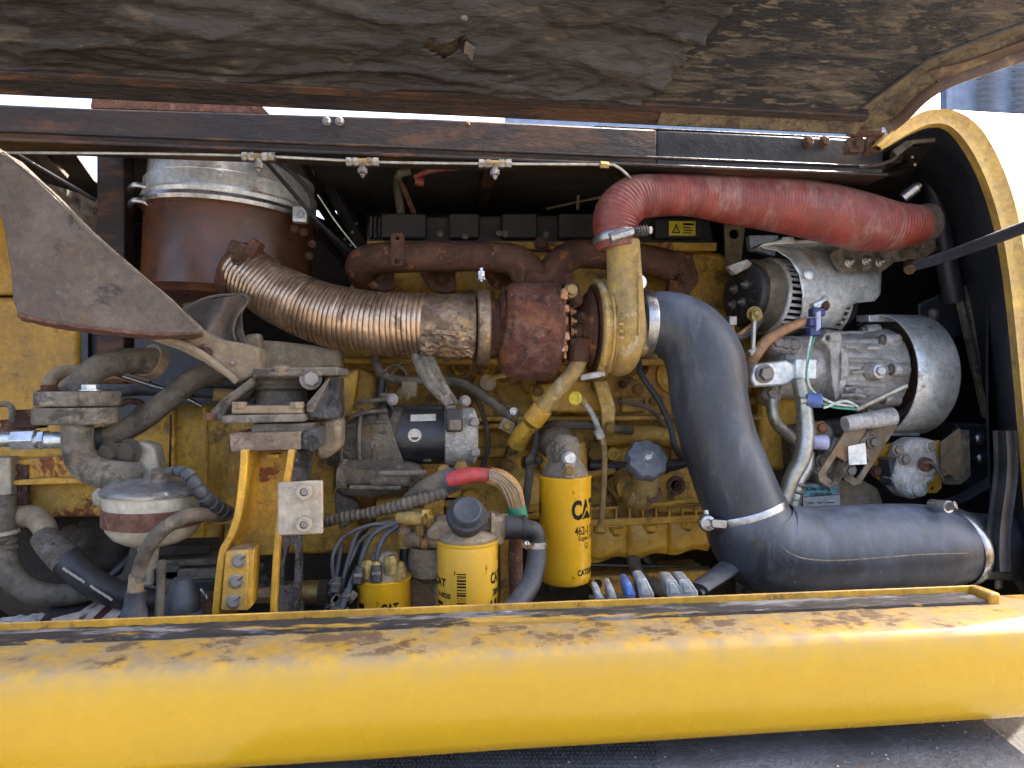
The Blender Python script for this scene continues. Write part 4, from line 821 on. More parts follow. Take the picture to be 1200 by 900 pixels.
# belt tensioner / latch
t = T('latch_casting', 'weathered grey cast latch with short lever on a yellow plate', 'latch', P(1070, 585, 1.36))
O('yellow_plate', pl([(1018, 535), (1035, 522), (1066, 515), (1102, 516), (1104, 572), (1098, 578), (1078, 578), (1040, 570), (1018, 552)], 1.375, .008, [circ(1093, 573, 2.2)]), 'yellow_bright', t, bevel=.0015)
O('casting', MB().plate([P(*q, 1.315) for q in ((1062, 520), (1074, 514), (1090, 514), (1100, 522), (1104, 545), (1100, 560), (1088, 572), (1080, 586), (1066, 586), (1056, 576), (1050, 562), (1054, 545))], (0, .055, 0)), 'cast_grey', t, bevel=.012)
for q, r_ in (((1083, 545), .026), ((1075, 572), .020), ((1087, 523), .016)): O('boss', MB().lathe(P(*q, 1.32), (0, -1, 0), [(0, r_), (.010, r_*.85), (.013, r_*.5)], 24), 'cast_grey', t)
O('shaft', MB().lathe(P(1083, 544, 1.31), (0, -1, 0), [(0, .016), (.010, .015), (.012, .008)], 20), 'rust_light', t)
O('lever', tp([(1081, 542, 1.296), (1092, 543, 1.29), (1100, 553, 1.285), (1106, 563, 1.285)], [4, 4.5, 4, 2], seg=10, flat=.5), 'grey_gusset', t)
O('rubber_block', MB().box(P(1043, 552, 1.35), .026, .04, .062, Matrix.Rotation(-.12, 3, 'Y')), 'rubber', t, bevel=.004)
for q in ((1026, 552), (1090, 523), (1060, 538), (1052, 527)): bolt(t, P(*q, 1.36 if q[0] < 1030 else 1.312), (0, -1, 0), .010, 'bolt_rust' if q[0] < 1030 else 'bolt_steel')
O('angle_bracket', MB().plate([P(*q, 1.36) for q in ((1103, 518), (1124, 502), (1130, 506), (1132, 545), (1128, 562), (1112, 556), (1103, 560))], (0, .004, 0)), 'tan_metal', t, bevel=.001)
O('angle_bracket', MB().plate([P(*q, 1.355) for q in ((1128, 504), (1136, 504), (1138, 558), (1126, 568), (1110, 568), (1112, 562), (1126, 556), (1131, 546))], (0, .03, 0)), 'mount_grey', t, bevel=.001)

# ================================================================== HOSES
t = T('red_charge_hose', 'long ribbed red silicone hose arching from the turbo to the right', 'hose', P(760, 250, 1.25))
def cor(a): return .0007*math.sin(a*2*math.pi/.0072)
O('hose', tp([(722, 291, 1.234), (720, 272, 1.234), (724, 250, 1.238), (742, 233, 1.245), (770, 229, 1.255), (810, 229, 1.262), (855, 234, 1.268), (905, 239, 1.275), (955, 247, 1.28), (1005, 259, 1.285), (1045, 265, 1.285), (1080, 262, 1.29)], [23, 24.5, 27, 26, 24, 24, 27.5, 31, 33, 33, 28, 21], seg=56, sub=44, mod=cor), 'red_silicone', t, sharp=60)
O('end_cuff', tp([(1076, 262.5, 1.29), (1089, 260, 1.292)], [22, 21.5], seg=40, sub=1), 'rubber_old', t)
cd = (P(722, 262, 1.236) - P(721, 284, 1.234)).normalized()
clampring(t, P(721, 279, 1.234) , (V(cd) + V((-.22, 0, 0))).normalized(), 24.5*S(721, 1.234), .016)
O('clamp_barrel', MB().tube([P(715, 279, 1.192), P(741, 271, 1.192)], .0095, seg=14, sub=1), 'clamp_steel', t)
O('clamp_screw', MB().tube([P(741, 271, 1.192), P(763, 270, 1.2)], .0038, seg=10, sub=1), 'clamp_steel', t)
for k in range(5): O('spring_coil', MB().lathe(P(744 + 3.4*k, 271 - .3*k, 1.193), (1, 0, .05), [(-.002, .006), (0, .0105), (.002, .006)], 16), 'clamp_steel', t)
O('nut', MB().tube([P(760, 270, 1.195), P(763.5, 270, 1.195)], .0075, seg=6, sub=1), 'clamp_steel', t)
O('end_clamp_screw', MB().tube([P(1058, 232, 1.285), P(1075, 219, 1.27)], .011, seg=12, sub=1), 'clamp_steel', t)
O('end_clamp_screw', MB().tube([P(1072, 221, 1.272), P(1078, 216, 1.268)], .007, seg=6, sub=1), 'clamp_steel', t)
# black intake hose
def ridgetube(path, rp, seg=72, sub=26, rd=V((0, -1, -.12)), h=.0016, mod=None):
    pts = [P(*q) for q in path]; rr = [rp[i]*S(path[i][0], path[i][2]) for i in range(len(path))]
    c = catmull(pts, sub); rv = [q.x for q in catmull([V((x, 0, 0)) for x in rr], sub)]
    x, y, d = frame(c[1] - c[0]); rings = []; mb = MB()
    for i, p in enumerate(c):
        tt = (c[min(i+1, len(c)-1)] - c[max(i-1, 0)]).normalized(); x = (x - tt*x.dot(tt)).normalized(); y = tt.cross(x)
        dd = [x*math.cos(2*math.pi*k/seg) + y*math.sin(2*math.pi*k/seg) for k in range(seg)]
        rg = (rd - tt*rd.dot(tt)).normalized()
        rings.append([p + e*(rv[i] + .0008*noise.noise((p + e*.1)*7) + (h*max(0, 1 - (math.acos(max(-1, min(1, e.dot(rg))))/.05)**2))) for e in dd])
    mb.loopbridge(rings); return mb
t = T('intake_hose', 'fat dusty black rubber hose curving down from turbo inlet to bottom right', 'hose', P(850, 600, 1.25))
up = [(748, 378, 1.30), (760, 378, 1.30), (785, 381, 1.295), (810, 396, 1.285), (826, 425, 1.275), (831, 470, 1.265), (842, 515, 1.255), (858, 560, 1.245), (873, 598, 1.24)]
O('upper_hose', ridgetube(up, [34, 35, 39, 42, 45, 44, 43.5, 45, 46], rd=V((1, -.2, 0)), h=.0), 'rubber_big', t)
lo = [(873, 598, 1.24), (881, 620, 1.235), (900, 640, 1.23), (935, 648, 1.225), (985, 646, 1.225), (1040, 642, 1.225), (1085, 641, 1.225), (1115, 640, 1.23), (1150, 640, 1.25), (1200, 642, 1.3)]
O('lower_hose', ridgetube(lo, [47, 52, 55, 54, 53, 51, 49, 43, 38, 38], rd=V((0, -1, .05)), h=0), 'rubber_big', t, label='lower elbow with a raised moulding seam')
lr = [47, 52, 55, 54, 53, 51, 49, 43, 38, 38]
O('moulding_seam', MB().tube([P(*q) + V((-.012*max(0, 3 - i)*.5, -1, .10 - .03*max(0, 3-i))).normalized()*(lr[i]*S(q[0], q[2]) - .0004) for i, q in enumerate(lo[:8])], .0015, seg=8, sub=10), 'mount_grey', t)
clampring(t, P(755, 378, 1.30), (1, 0, 0), 36.3*S(757, 1.3), .021)
bolt(t, P(748, 325, 1.24), (0, 0, 1), .006, 'clamp_steel'); O('clamp_eye', MB().lathe(P(748, 331, 1.235), (.3, -1, 0), [(-.008, .006), (-.008, .0135), (.008, .0135), (.008, .006)], 24), 'clamp_steel', t)
ad = (P(881, 620, 1.235) - P(862, 570, 1.243)).normalized()
clampring(t, P(873, 601, 1.24), (ad + V((-.05, 0, 0))).normalized(), 47*S(873, 1.24), .022)
O('clamp_eye', MB().lathe(P(829, 613, 1.19), (0, -1, .1), [(-.01, .004), (-.01, .015), (.0, .0165), (.004, .014), (.005, .008), (.002, .006)], 24), 'clamp_steel', t)
O('t_bolt', MB().tube([P(827, 598, 1.2), P(829, 612, 1.195)], .005, seg=10, sub=1), 'clamp_steel', t)
O('clamp_bridge', MB().box(P(843, 614, 1.185), .03, .006, .016, Matrix.Rotation(.1, 3, 'Y')), 'clamp_steel', t, bevel=.002)
clampring(t, P(1118, 640, 1.232), (1, .12, .08), 44*S(1118, 1.232), .020)
O('clamp_bridge', tp([(1108, 600, 1.205), (1124, 612, 1.19), (1134, 626, 1.18)], 7, seg=8, flat=.35), 'clamp_steel', t)
O('clamp_barrel', MB().tube([P(1092, 592, 1.2), P(1112, 594, 1.16)], .012, seg=16, sub=1), 'clamp_steel', t)
O('clamp_nut', MB().tube([P(1110, 594, 1.162), P(1120, 592, 1.15)], .0085, seg=6, sub=1), 'bolt_steel', t)
t = T('drain_hose', 'ribbed black rubber strip leaning under the big hose elbow', 'hose', P(850, 680, 1.2))
O('strip', tp([(884, 640, 1.27), (850, 668, 1.2), (818, 690, 1.13)], [15, 14, 13], seg=16, flat=.5), 'rubber', t)
O('rib', tp([(886, 646, 1.26), (852, 674, 1.185), (820, 696, 1.115)], 4, seg=8), 'rubber', t)

# ================================================================== ENGINE BLOCK
t = T('engine_block', 'grimy yellow cast iron engine block behind hoses and filters', 'engine block', P(650, 620, 1.5))
O('cylinder_head', pl([(408, 340), (430, 292), (845, 296), (900, 330), (900, 432), (408, 425)], 1.60, .2), 'yellow_engine', t, bevel=.01)
O('side_wall', pl([(398, 405), (905, 410), (905, 600), (830, 610), (398, 610)], 1.50, .3), 'yellow_engine', t, bevel=.012)
O('flywheel_housing', pl([(380, 440), (418, 430), (440, 440), (445, 520), (440, 620), (375, 640), (370, 560)], 1.42, .1), 'yellow_engine', t, bevel=.008)
O('housing_fold', pl([(396, 438), (420, 432), (402, 560), (384, 600)], 1.38, .05), 'yellow_engine', t, bevel=.006)
O('mid_ledge', MB().box(V((P(700, 490, 1.47).x, 1.49, P(700, 490, 1.47).z)), .80, .06, .012), 'yellow_engine', t, bevel=.004)
O('upper_ledge', MB().box(V((P(640, 424, 1.47).x, 1.49, P(640, 424, 1.47).z)), .95, .05, .016), 'yellow_engine', t, bevel=.005)
O('gallery_rail', tp([(700, 512, 1.47), (770, 510, 1.47), (800, 520, 1.47), (850, 530, 1.48)], 11, seg=16), 'yellow_engine', t)
O('lower_panel', pl([(690, 555), (800, 555), (835, 600), (690, 602)], 1.455, .05), 'yellow_engine', t, bevel=.005)
O('front_cover', pl([(768, 560), (800, 548), (828, 540), (838, 602), (768, 602)], 1.43, .05), 'yellow_engine', t, bevel=.006)
O('plug', MB().lathe(P(792, 569, 1.43), (0, -1, 0), [(0, .022), (.004, .021), (.004, .013), (-.002, .012)], 24), 'bolt_rust', t)
O('plug', MB().lathe(P(790, 440, 1.5), (0, -1, 0), [(0, .045), (.006, .044), (.008, .036), (.004, .03)], 32), 'yellow_bright', t)
O('plug', MB().lathe(P(745, 430, 1.5), (0, -1, 0), [(0, .03), (.01, .028), (.01, .02), (.004, .018)], 24), 'bolt_rust', t)
O('hex_plug', MB().lathe(P(696, 531, 1.462), (0, -1, 0), [(0, .022), (.002, .022)], 24), 'yellow_engine', t); bolt(t, P(696, 531, 1.46), (0, -1, 0), .019, 'bolt_yellow')
O('drilled_boss', MB().lathe(P(718, 532, 1.455), (0, -1, 0), [(0, .016), (.008, .014), (.008, .008), (.001, .007)], 20), 'yellow_bright', t)
for q in ((747, 456), (740, 434), (640, 455), (505, 432), (540, 430), (470, 440), (735, 568), (790, 568), (712, 470), (690, 420), (770, 500), (560, 424), (590, 440)): bolt(t, P(*q, 1.475), (0, -1, 0), random.uniform(.009, .013), 'bolt_yellow')
rnd = random.Random(4)
for k in range(46):  # cast bosses, pads and short ribs on the block face
    q = (rnd.uniform(425, 895), rnd.uniform(412, 600)); r_ = rnd.uniform(.010, .026)
    if rnd.random() < .5: O('boss', MB().lathe(P(*q, 1.502), (0, -1, 0), [(0, r_*1.15), (.012, r_), (.016, r_*.85)], 20), 'yellow_engine', t)
    else: O('pad', MB().box(P(*q, 1.497), rnd.uniform(.03, .09), .03, rnd.uniform(.02, .05)), 'yellow_engine', t, bevel=.004)
for x in (470, 505, 545, 590, 620): O('runner', tp([(x, 345, 1.59), (x+4, 380, 1.56), (x, 415, 1.53)], 13, seg=14), 'yellow_engine', t)
# oil pan with ribbed rail
y0 = 1.42
O('pan_rail', MB().plate([P(*q, y0) for q in ((688, 609), (826, 604), (828, 612), (688, 618))], (0, .06, 0)), 'yellow_bright', t, bevel=.003)
O('rail_back', MB().plate([P(*q, y0 + .02) for q in ((680, 596), (822, 592), (822, 606), (680, 611))], (0, .05, 0)), 'yellow_engine', t)
O('rail_top', MB().plate([P(*q, y0) for q in ((680, 595), (822, 590), (822, 593), (680, 598))], (0, .04, 0)), 'yellow_engine', t, bevel=.001)
for k in range(9): O('rail_rib', MB().plate([P(*q, y0 + .002) for q in ((690 + 15.6*k, 597.5 - .45*k), (692.5 + 15.6*k, 597.5 - .45*k), (692.5 + 15.6*k, 611 - .6*k), (690 + 15.6*k, 611 - .6*k))], (0, .03, 0)), 'yellow_engine', t, bevel=.001)
def pan(u, v):
    a = P(686 + 146*u, 616 - 5*u + 42*v - 9*u*v + 2.5*math.sin(u*20)*v, y0 + .012); lob = abs(math.sin(u*math.pi*3.0))
    return a + V((0, -.020*lob**.5*math.sin(math.pi*min(1, v*.55 + .2)) + .05*max(0, v - .8), 0))
O('oil_pan', MB().grid(pan, 90, 14, th=(0, .05, 0)), 'yellow_bright', t, label='scalloped yellow oil pan side')
for x, y in ((722, 620), (762, 617), (806, 614)):
    O('rail_boss', MB().lathe(P(x, y - 2, y0 - .004), (0, 0, -1), [(0, .016), (.012, .013)], 14), 'yellow_bright', t); bolt(t, P(x, y + 4, y0 - .004), (0, 0, -1), .008, 'bolt_yellow')
O('pan_lower', pl([(690, 676), (830, 668), (840, 690), (700, 700)], 1.45, .1), 'yellow_engine', t, bevel=.004)
O('drip_rail', tp([(690, 662, 1.40), (760, 664, 1.41), (830, 665, 1.42)], 1.8, seg=8), 'black_paint', t)
# cover and strap under turbo
O('drain_cover', pl([(622, 452), (640, 450), (672, 444), (700, 446), (708, 480), (702, 484), (636, 483), (624, 470)], 1.42, .05), 'yellow_bright', t, bevel=.006)
for q in ((630, 458), (699, 452)): bolt(t, P(*q, 1.417), (0, -1, 0), .010, 'bolt_yellow')
O('strap', MB().plate([P(*q, 1.36) for q in ((696, 446), (712, 446), (722, 478), (720, 506), (706, 507), (705, 482))], (0, .02, 0)), 'yellow_turbo', t, bevel=.003)
bolt(t, P(714, 501, 1.358), (0, -1, 0), .010, 'bolt_yellow')
O('cover_plate', pl([(590, 540), (612, 526), (634, 524), (648, 536), (654, 552), (640, 566), (600, 564), (588, 552)], 1.42, .016, [rrect(611, 535, 634, 549, 4)]), 'yellow_engine', t, bevel=.003, label='lozenge shaped yellow cover plate')
for q in ((596, 545), (645, 546)): bolt(t, P(*q, 1.418), (0, -1, 0), .011, 'bolt_yellow')
O('round_boss', MB().lathe(P(620, 575, 1.43), (0, -1, .2), [(-.03, .05), (.02, .046), (.03, .03)], 30), 'yellow_engine', t)
O('filter_base', pl([(632, 505), (665, 502), (688, 520), (690, 560), (640, 565), (628, 530)], 1.40, .05), 'yellow_engine', t, bevel=.006)
for q in ((638, 512), (676, 514), (680, 552)): bolt(t, P(*q, 1.396), (0, -1, 0), .010, 'bolt_yellow')
O('ecu_rail', tp([(640, 500, 1.40), (670, 498, 1.40), (700, 500, 1.41), (740, 505, 1.44)], 5, seg=10), 'rubber_old', t)
O('rail_pipe', tp([(690, 546, 1.44), (740, 548, 1.44), (790, 545, 1.44), (812, 538, 1.44)], 7, seg=12), 'black_paint', t)
O('bracket_tab', pl(rrect(431, 452, 454, 474, 6), 1.44, .012, [circ(438, 463, 4)]), 'tan_metal', t, bevel=.002)
bolt(t, P(438, 463, 1.438), (0, -1, 0), .009, 'bolt_yellow')
for q in ((480, 456), (455, 470)): O('clip', MB().box(P(*q, 1.38), .032, .02, .034), 'tan_metal', t, bevel=.003)
bolt(t, P(474, 463, 1.365), (0, -1, 0), .009, 'brass', 'stud')

for pth, r_, m_ in (([(455, 500, 1.47), (520, 505, 1.47), (590, 500, 1.47), (640, 520, 1.46)], 3.5, 'yellow_engine'), ([(530, 440, 1.46), (560, 470, 1.46), (572, 520, 1.46), (560, 560, 1.46)], 3, 'rubber_old'), ([(724, 470, 1.46), (760, 478, 1.46), (780, 500, 1.46)], 2.5, 'rubber_old'), ([(745, 592, 1.42), (780, 590, 1.42), (812, 586, 1.42)], 3, 'yellow_engine'), ([(660, 560, 1.40), (690, 556, 1.42), (720, 552, 1.43)], 4, 'yellow_engine')):
    O('pipe', tp(pth, r_, seg=10), m_, t)
for q in ((560, 500), (585, 545), (548, 470), (730, 450), (765, 470), (775, 530), (690, 590), (815, 580), (800, 575), (742, 520), (660, 420), (500, 500), (838, 560), (880, 470), (880, 520), (700, 575)): bolt(t, P(*q, 1.472), (0, -1, 0), random.uniform(.007, .011), random.choice(['bolt_yellow', 'bolt_yellow', 'bolt_rust']))
O('pressure_sensor', MB().lathe(P(548, 500, 1.45), (-.2, -1, .2), [(-.02, .016), (.004, .016), (.006, .011), (.022, .011), (.024, .006)], 16), 'brass', t)
O('core_plug', MB().lathe(P(860, 505, 1.5), (0, -1, 0), [(0, .040), (.004, .039), (.004, .030), (-.002, .028)], 30), 'yellow_bright', t)
O('core_plug', MB().lathe(P(535, 530, 1.5), (0, -1, 0), [(0, .036), (.004, .035), (.004, .027), (-.002, .025)], 30), 'rust_manifold', t)
t = T('block_cable', 'black cable looping down the engine block left of the fat intake hose', 'cable', P(780, 500, 1.42))
O('cable', tp([(748, 420, 1.42), (752, 440, 1.41), (770, 466, 1.40), (784, 495, 1.39), (792, 525, 1.38), (800, 535, 1.4), (815, 530, 1.42)], 3.6, seg=12), 'rubber', t)
# turbo oil drain
t = T('oil_drain_pipe', 'dirty yellow oil drain pipe angling down-left from the turbo', 'pipe', P(630, 490, 1.3))
O('pipe', tp([(680, 420, 1.262), (672, 436, 1.265), (655, 455, 1.275), (640, 473, 1.29), (626, 492, 1.31)], [9.5, 9.5, 9.5, 9.5, 9], seg=22), 'yellow_turbo', t)
O('collar', tp([(636, 478, 1.292), (624, 494, 1.305)], [12.5, 12.5], seg=24, sub=1), 'yellow_bright', t, bevel=.001)
O('elbow', tp([(622, 496, 1.32), (612, 508, 1.34), (606, 520, 1.36)], [10, 11, 12], seg=18), 'yellow_engine', t)
# sensor cap
t = T('dipstick', 'long thin yellow dipstick tube with round yellow ring cap', 'dipstick', P(705, 620, 1.36))
O('cap', MB().lathe(P(673, 467, 1.33), (-.1, -1, .1), [(0, .013), (0, .015), (.010, .0155), (.013, .013), (.0135, .009), (.011, .0085), (.011, .001)], 28), 'label_yellow', t)
O('neck', tp([(676, 466, 1.335), (686, 473, 1.335)], 5, seg=12, sub=1), 'yellow_turbo', t)
O('handle', tp([(684, 472, 1.335), (692, 482, 1.34), (699, 496, 1.345), (703, 512, 1.35)], 3.4, seg=10), 'cast_grey', t)
O('tube', tp([(703, 508, 1.35), (708, 525, 1.355), (708, 560, 1.36), (706, 595, 1.365), (703, 618, 1.37)], 3.6, seg=12), 'yellow_turbo', t)
O('nut', tp([(700, 504, 1.348), (704, 513, 1.35)], 5.5, seg=6, sub=1), 'cast_grey', t)
O('foot', MB().lathe(P(703, 616, 1.37), (0, -.3, -1), [(0, .010), (.006, .014), (.014, .014), (.018, .008)], 14), 'yellow_engine', t)
# filler
t = T('oil_filler', 'grimy yellow oil filler neck with scalloped dark grey cap', 'oil filler', P(755, 590, 1.36))
O('neck', tp([(742, 575, 1.40), (748, 580, 1.36), (755, 572, 1.33), (757, 560, 1.315), (757, 548, 1.305)], [17, 18, 16.5, 16, 18], seg=28), 'yellow_turbo', t)
O('side_port', MB().lathe(P(764, 578, 1.315), (.2, -1, .1), [(-.02, .02), (.010, .018), (.012, .013), (.006, .009), (.003, .005)], 24), 'rust_light', t)
O('base_flange', MB().plate([P(*q, 1.42) for q in ((716, 560), (730, 556), (748, 580), (745, 592), (725, 588), (714, 575))], (0, .03, 0)), 'yellow_engine', t, bevel=.005)
O('neck_cup', tp([(735, 565, 1.42), (738, 572, 1.37)], [18, 15], seg=20, sub=1), 'yellow_engine', t)
for q in ((718, 568), (730, 590)): bolt(t, P(*q, 1.418), (0, -1, 0), .010, 'bolt_yellow')
cx_ = V((0.05, -.86, .5)).normalized(); co_ = P(757, 540, 1.295)
wv = lambda a: 1 + .055*math.cos(a*9)
O('cap', MB().lathe(co_ - cx_*.012, cx_, [(0, .036), (.001, .0405), (.020, .0415), (.025, .039), (.026, .033), (.028, .030), (.029, .004)], 108, wave=wv), 'oil_cap_grey', t, sharp=35)
cxx, cyy, _ = frame(cx_)
rt_ = V((1, 0, 0)); upv = cx_.cross(rt_).normalized()*-1
upv = (V((0, 0, 1)) - cx_*cx_.z).normalized(); rt_ = upv.cross(cx_).normalized()
rt_ = rt_ if rt_.x > 0 else -rt_
co2 = co_ + cx_*.0176; u2, w2 = rt_*.94 + upv*.34, upv*.94 - rt_*.34
can_ = [quadsh(-.007, -.004, .006, .004), ([V((.006, 0, 0)), V((.015, .006, 0)), V((.0145, .0075, 0)), V((.006, .003, 0))], [(0, 1, 2, 3)]), quadsh(-.003, .0045, .002, .0065), quadsh(-.011, .001, -.007, .0025), quadsh(-.011, -.003, -.0098, .0025)]
flat_print(t, co2, u2, w2, can_, m='label_silver', name='oil_can_symbol')

# ---- filters
def can(name, label, cx, ytop, ybot, Y, rp, m, dome=True):
    ctop = P(cx, ytop, Y - rp*S(cx, Y)); c = V((P(cx, 500, Y).x, Y, 0)); r = rp*S(cx, Y)
    zt = ctop.z; zb = P(cx, ybot, Y - r).z
    t = T(name, label, 'filter', (c.x, Y, zb))
    CAN[t.name] = O('can', MB().lathe((c.x, Y, zb), (0, 0, 1), [(.0, r*.55), (.002, r*.78), (.007, r*.93), (.014, r*.99), (.022, r), (zt - zb - .006, r), (zt - zb - .004, r*1.025), (zt - zb - .001, r*1.03), (zt - zb, r*1.0), (zt - zb, r*.3)], 64), m, t)
    return t, V((c.x, Y, 0)), r, zb, zt
t, c, r, zb, zt = can('oil_filter', 'tall yellow CAT oil filter 462-1171 hanging upright in the middle', 662, 561, 693, 1.22, 30.5, 'filter_yellow')
Hh = S(662, 1.17)
def catlogo(h, w=.74):   # block letters with the wedge under the A
    C_, cf = text_mesh('C', h*1.37, h*.06); A_, af = text_mesh('A', h*1.37, h*.06); T_, tf = text_mesh('T', h*1.37, h*.06)
    k = .86
    return [([V((p.x*k*w, p.y, 0)) for p in C_], cf), ([V(((p.x*k + h*.84)*w, p.y, 0)) for p in A_], af), ([V(((p.x*k + h*1.66)*w, p.y, 0)) for p in T_], tf)]
lg = 22*Hh
cyl_print(t, c, r, 3, P(672, 608, 1.175).z, catlogo(lg), name='printed_logo')
cyl_print(t, c, r, 3, P(672, 608, 1.175).z, [([V((lg*.72*.74, -.003, 0)), V((lg*1.98*.74, -.003, 0)), V((lg*1.35*.74, lg*.60, 0))], [(0, 1, 2)])], m='filter_yellow', lift=.0008, name='logo_wedge')
cyl_print(t, c, r, 3, P(672, 608, 1.175).z, [([V((lg*.86*.74, -.001, 0)), V((lg*1.84*.74, -.001, 0)), V((lg*1.35*.74, lg*.44, 0))], [(0, 1, 2)])], lift=.0012, name='logo_wedge')
cyl_print(t, c, r, 10, P(672, 627, 1.175).z, [text_mesh('462-1171', 14*Hh, .0004, .68)])
cyl_print(t, c, r, 18, P(672, 634, 1.175).z, [text_mesh('Engine Oil Filter', 8*Hh, .00005, .75)])
cyl_print(t, c, r, 34, P(676, 643, 1.175).z, [text_mesh('Q', 9*Hh, .0), quadsh(-.001, -.004, .008, -.0035)])
cyl_print(t, c, r, 16, P(672, 675, 1.175).z, [text_mesh('CATERPILLAR', 9.5*Hh, .0005, .78)])
for y in (577, 677): cyl_print(t, c, r, 7, P(664, y, 1.175).z, [quadsh(-.0015, -.004, -.0006, .004), quadsh(-.0006, -.0006, .003, .0006)], name='registration_mark')
cyl_print(t, c, r, -84, P(640, 606, 1.175).z, [quadsh(-.02, 0, .008, .022)], name='printed_logo')
O('top_head', MB().lathe((c.x, 1.22, zt - .004), (0, 0, 1), [(0, r*.86), (.010, r*.86), (.022, r*.74), (.03, r*.60), (.062, r*.56), (.074, r*.46), (.079, r*.25), (.080, .002)], 48), 'mount_grey', t)
O('head_arm', tp([(655, 530, 1.21), (652, 520, 1.28), (650, 516, 1.38)], [15, 17, 22], seg=20), 'cast_starter', t)
O('foot_boss', MB().box(P(667, 552, 1.175), 12*Hh, .02, 18*Hh), 'tan_metal', t, bevel=.003); bolt(t, P(667, 551, 1.168), (0, -1, 0), .0085, 'bolt_yellow')
O('sensor', MB().lathe(P(667, 537, 1.185), (0, -1, 0), [(-.01, .013), (.006, .012)], 16), 'cast_grey', t); bolt(t, P(667, 537, 1.18), (0, -1, 0), .0095, 'fitting_zinc', 'socket')
t, c, r, zb, zt = can('fuel_filter', 'pale yellow fuel filter with barcode under the round black primer knob', 548, 640, 742, 1.13, 35.5, 'filter_pale')
Hh = S(548, 1.08)
bar = []; yy = 0; rnd = random.Random(2)
while yy < 44*Hh:
    h = rnd.choice((.0011, .0022, .0033)); bar.append(quadsh(-5.5*Hh, yy, 5.5*Hh, yy + h)); yy += h + rnd.choice((.0011, .0018, .0026))
cyl_print(t, c, r, -14, P(540, 718, 1.08).z, bar, name='barcode')
for a, y in ((-26, 672), (34, 668)): cyl_print(t, c, r, a, P(548, y, 1.08).z, [quadsh(-.0015, -.005, -.0004, .005), quadsh(-.0004, -.0006, .003, .0006)], name='registration_mark')
cyl_print(t, c, r, 44, P(548, 688, 1.08).z, catlogo(13*Hh), name='printed_logo')
cyl_print(t, c, r, 50, P(548, 703, 1.08).z, [text_mesh('384', 11*Hh, .0006)])
cyl_print(t, c, r, 44, P(548, 715, 1.08).z, [quadsh(0, 0, .03, .010)], name='printed_bar')
cyl_print(t, c, r, -86, P(548, 690, 1.08).z, [text_mesh('CAT', 13*Hh, .0006)], name='printed_logo')
cyl_print(t, c, r, -70, P(548, 703, 1.08).z, [text_mesh('4-0020', 8*Hh, .0004)])
cyl_print(t, c, r, -76, P(548, 713, 1.08).z, [quadsh(0, 0, .019, .006), quadsh(0, -.009, .014, -.003)], name='printed_bar')
O('collar', MB().lathe((c.x, 1.13, zt - .002), (0, 0, 1), [(0, r*.93), (.006, r*.95), (.010, r*.90), (.016, r*.80), (.020, r*.6)], 48), 'tan_metal', t)
t = T('primer_head', 'tan filter head with a large round black hand primer knob', 'filter head', P(548, 632, 1.15))
O('head_casting', pl([(500, 622), (512, 612), (590, 606), (594, 622), (590, 640), (520, 638), (500, 632)], 1.12, .07), 'tan_metal', t, bevel=.008)
O('side_boss', tp([(585, 618, 1.14), (596, 617, 1.14)], 15, seg=24, sub=1), 'tan_metal', t)
O('side_rib', MB().box(P(577, 612, 1.115), 5*S(577, 1.12), .02, 22*S(577, 1.12)), 'tan_metal', t, bevel=.002)
ka = V((.0, -.80, .60)).normalized(); ko = P(547, 604, 1.085); s = S(548, 1.05)
O('knob_base', MB().lathe(ko - ka*.012, ka, [(-.02, 20*s), (.002, 23*s), (.010, 25*s), (.014, 25*s), (.018, 23*s), (.019, 20*s)], 64), 'black_plastic', t)
O('knob', MB().lathe(ko + ka*.004, ka, [(0, 19.5*s), (.014, 18.5*s), (.018, 17*s), (.019, 15*s), (.018, 13.5*s), (.018, .001)], 64), 'grey_cap', t)
for q in ((500, 610), (498, 636), (493, 622)): bolt(t, P(*q, 1.13), (-1, -.4, 0), .009, 'bolt_yellow')
O('inlet_tube', tp([(468, 607, 1.17), (490, 608, 1.15), (505, 612, 1.14)], 8, seg=14), 'yellow_turbo', t)
O('inlet_tube', tp([(478, 632, 1.18), (498, 632, 1.15), (515, 634, 1.14)], 9, seg=14), 'tan_metal', t)
O('union_nut', tp([(496, 607, 1.15), (504, 607, 1.148)], 12, seg=6, sub=1), 'yellow_bright', t)
O('low_bowl', MB().lathe(P(505, 658, 1.2), (0, 0, -1), [(-.03, .04), (0, .045), (.02, .042), (.035, .02)], 30), 'tan_metal', t)
t, c, r, zb, zt = can('small_filter', 'short yellow CAT filter low at left with wires over its top', 450, 684, 760, 1.15, 31, 'filter_yellow')
Hh = S(450, 1.1)
cyl_print(t, c, r, -2, P(450, 721, 1.1).z, catlogo(12*Hh), name='printed_logo')
cyl_print(t, c, r, -46, P(430, 718, 1.1).z, [quadsh(-.01, 0, .004, .009)], name='printed_bar')
cyl_print(t, c, r, -3, P(446, 712, 1.1).z, [quadsh(-.006, .0, -.005, .009), quadsh(-.003, .004, -.001, .006)], name='registration_mark')
O('top_casting', MB().lathe((c.x, 1.15, zt - .002), (0, 0, 1), [(0, r*.9), (.012, r*.85), (.02, r*.6), (.04, r*.5), (.045, r*.3)], 36), 'tan_metal', t)
for q in ((440, 672), (458, 665), (468, 672), (430, 670)): O('fitting', MB().lathe(P(*q, 1.12), (0, 0, 1), [(-.01, .012), (.016, .010), (.02, .006)], 6), 'brass', t)

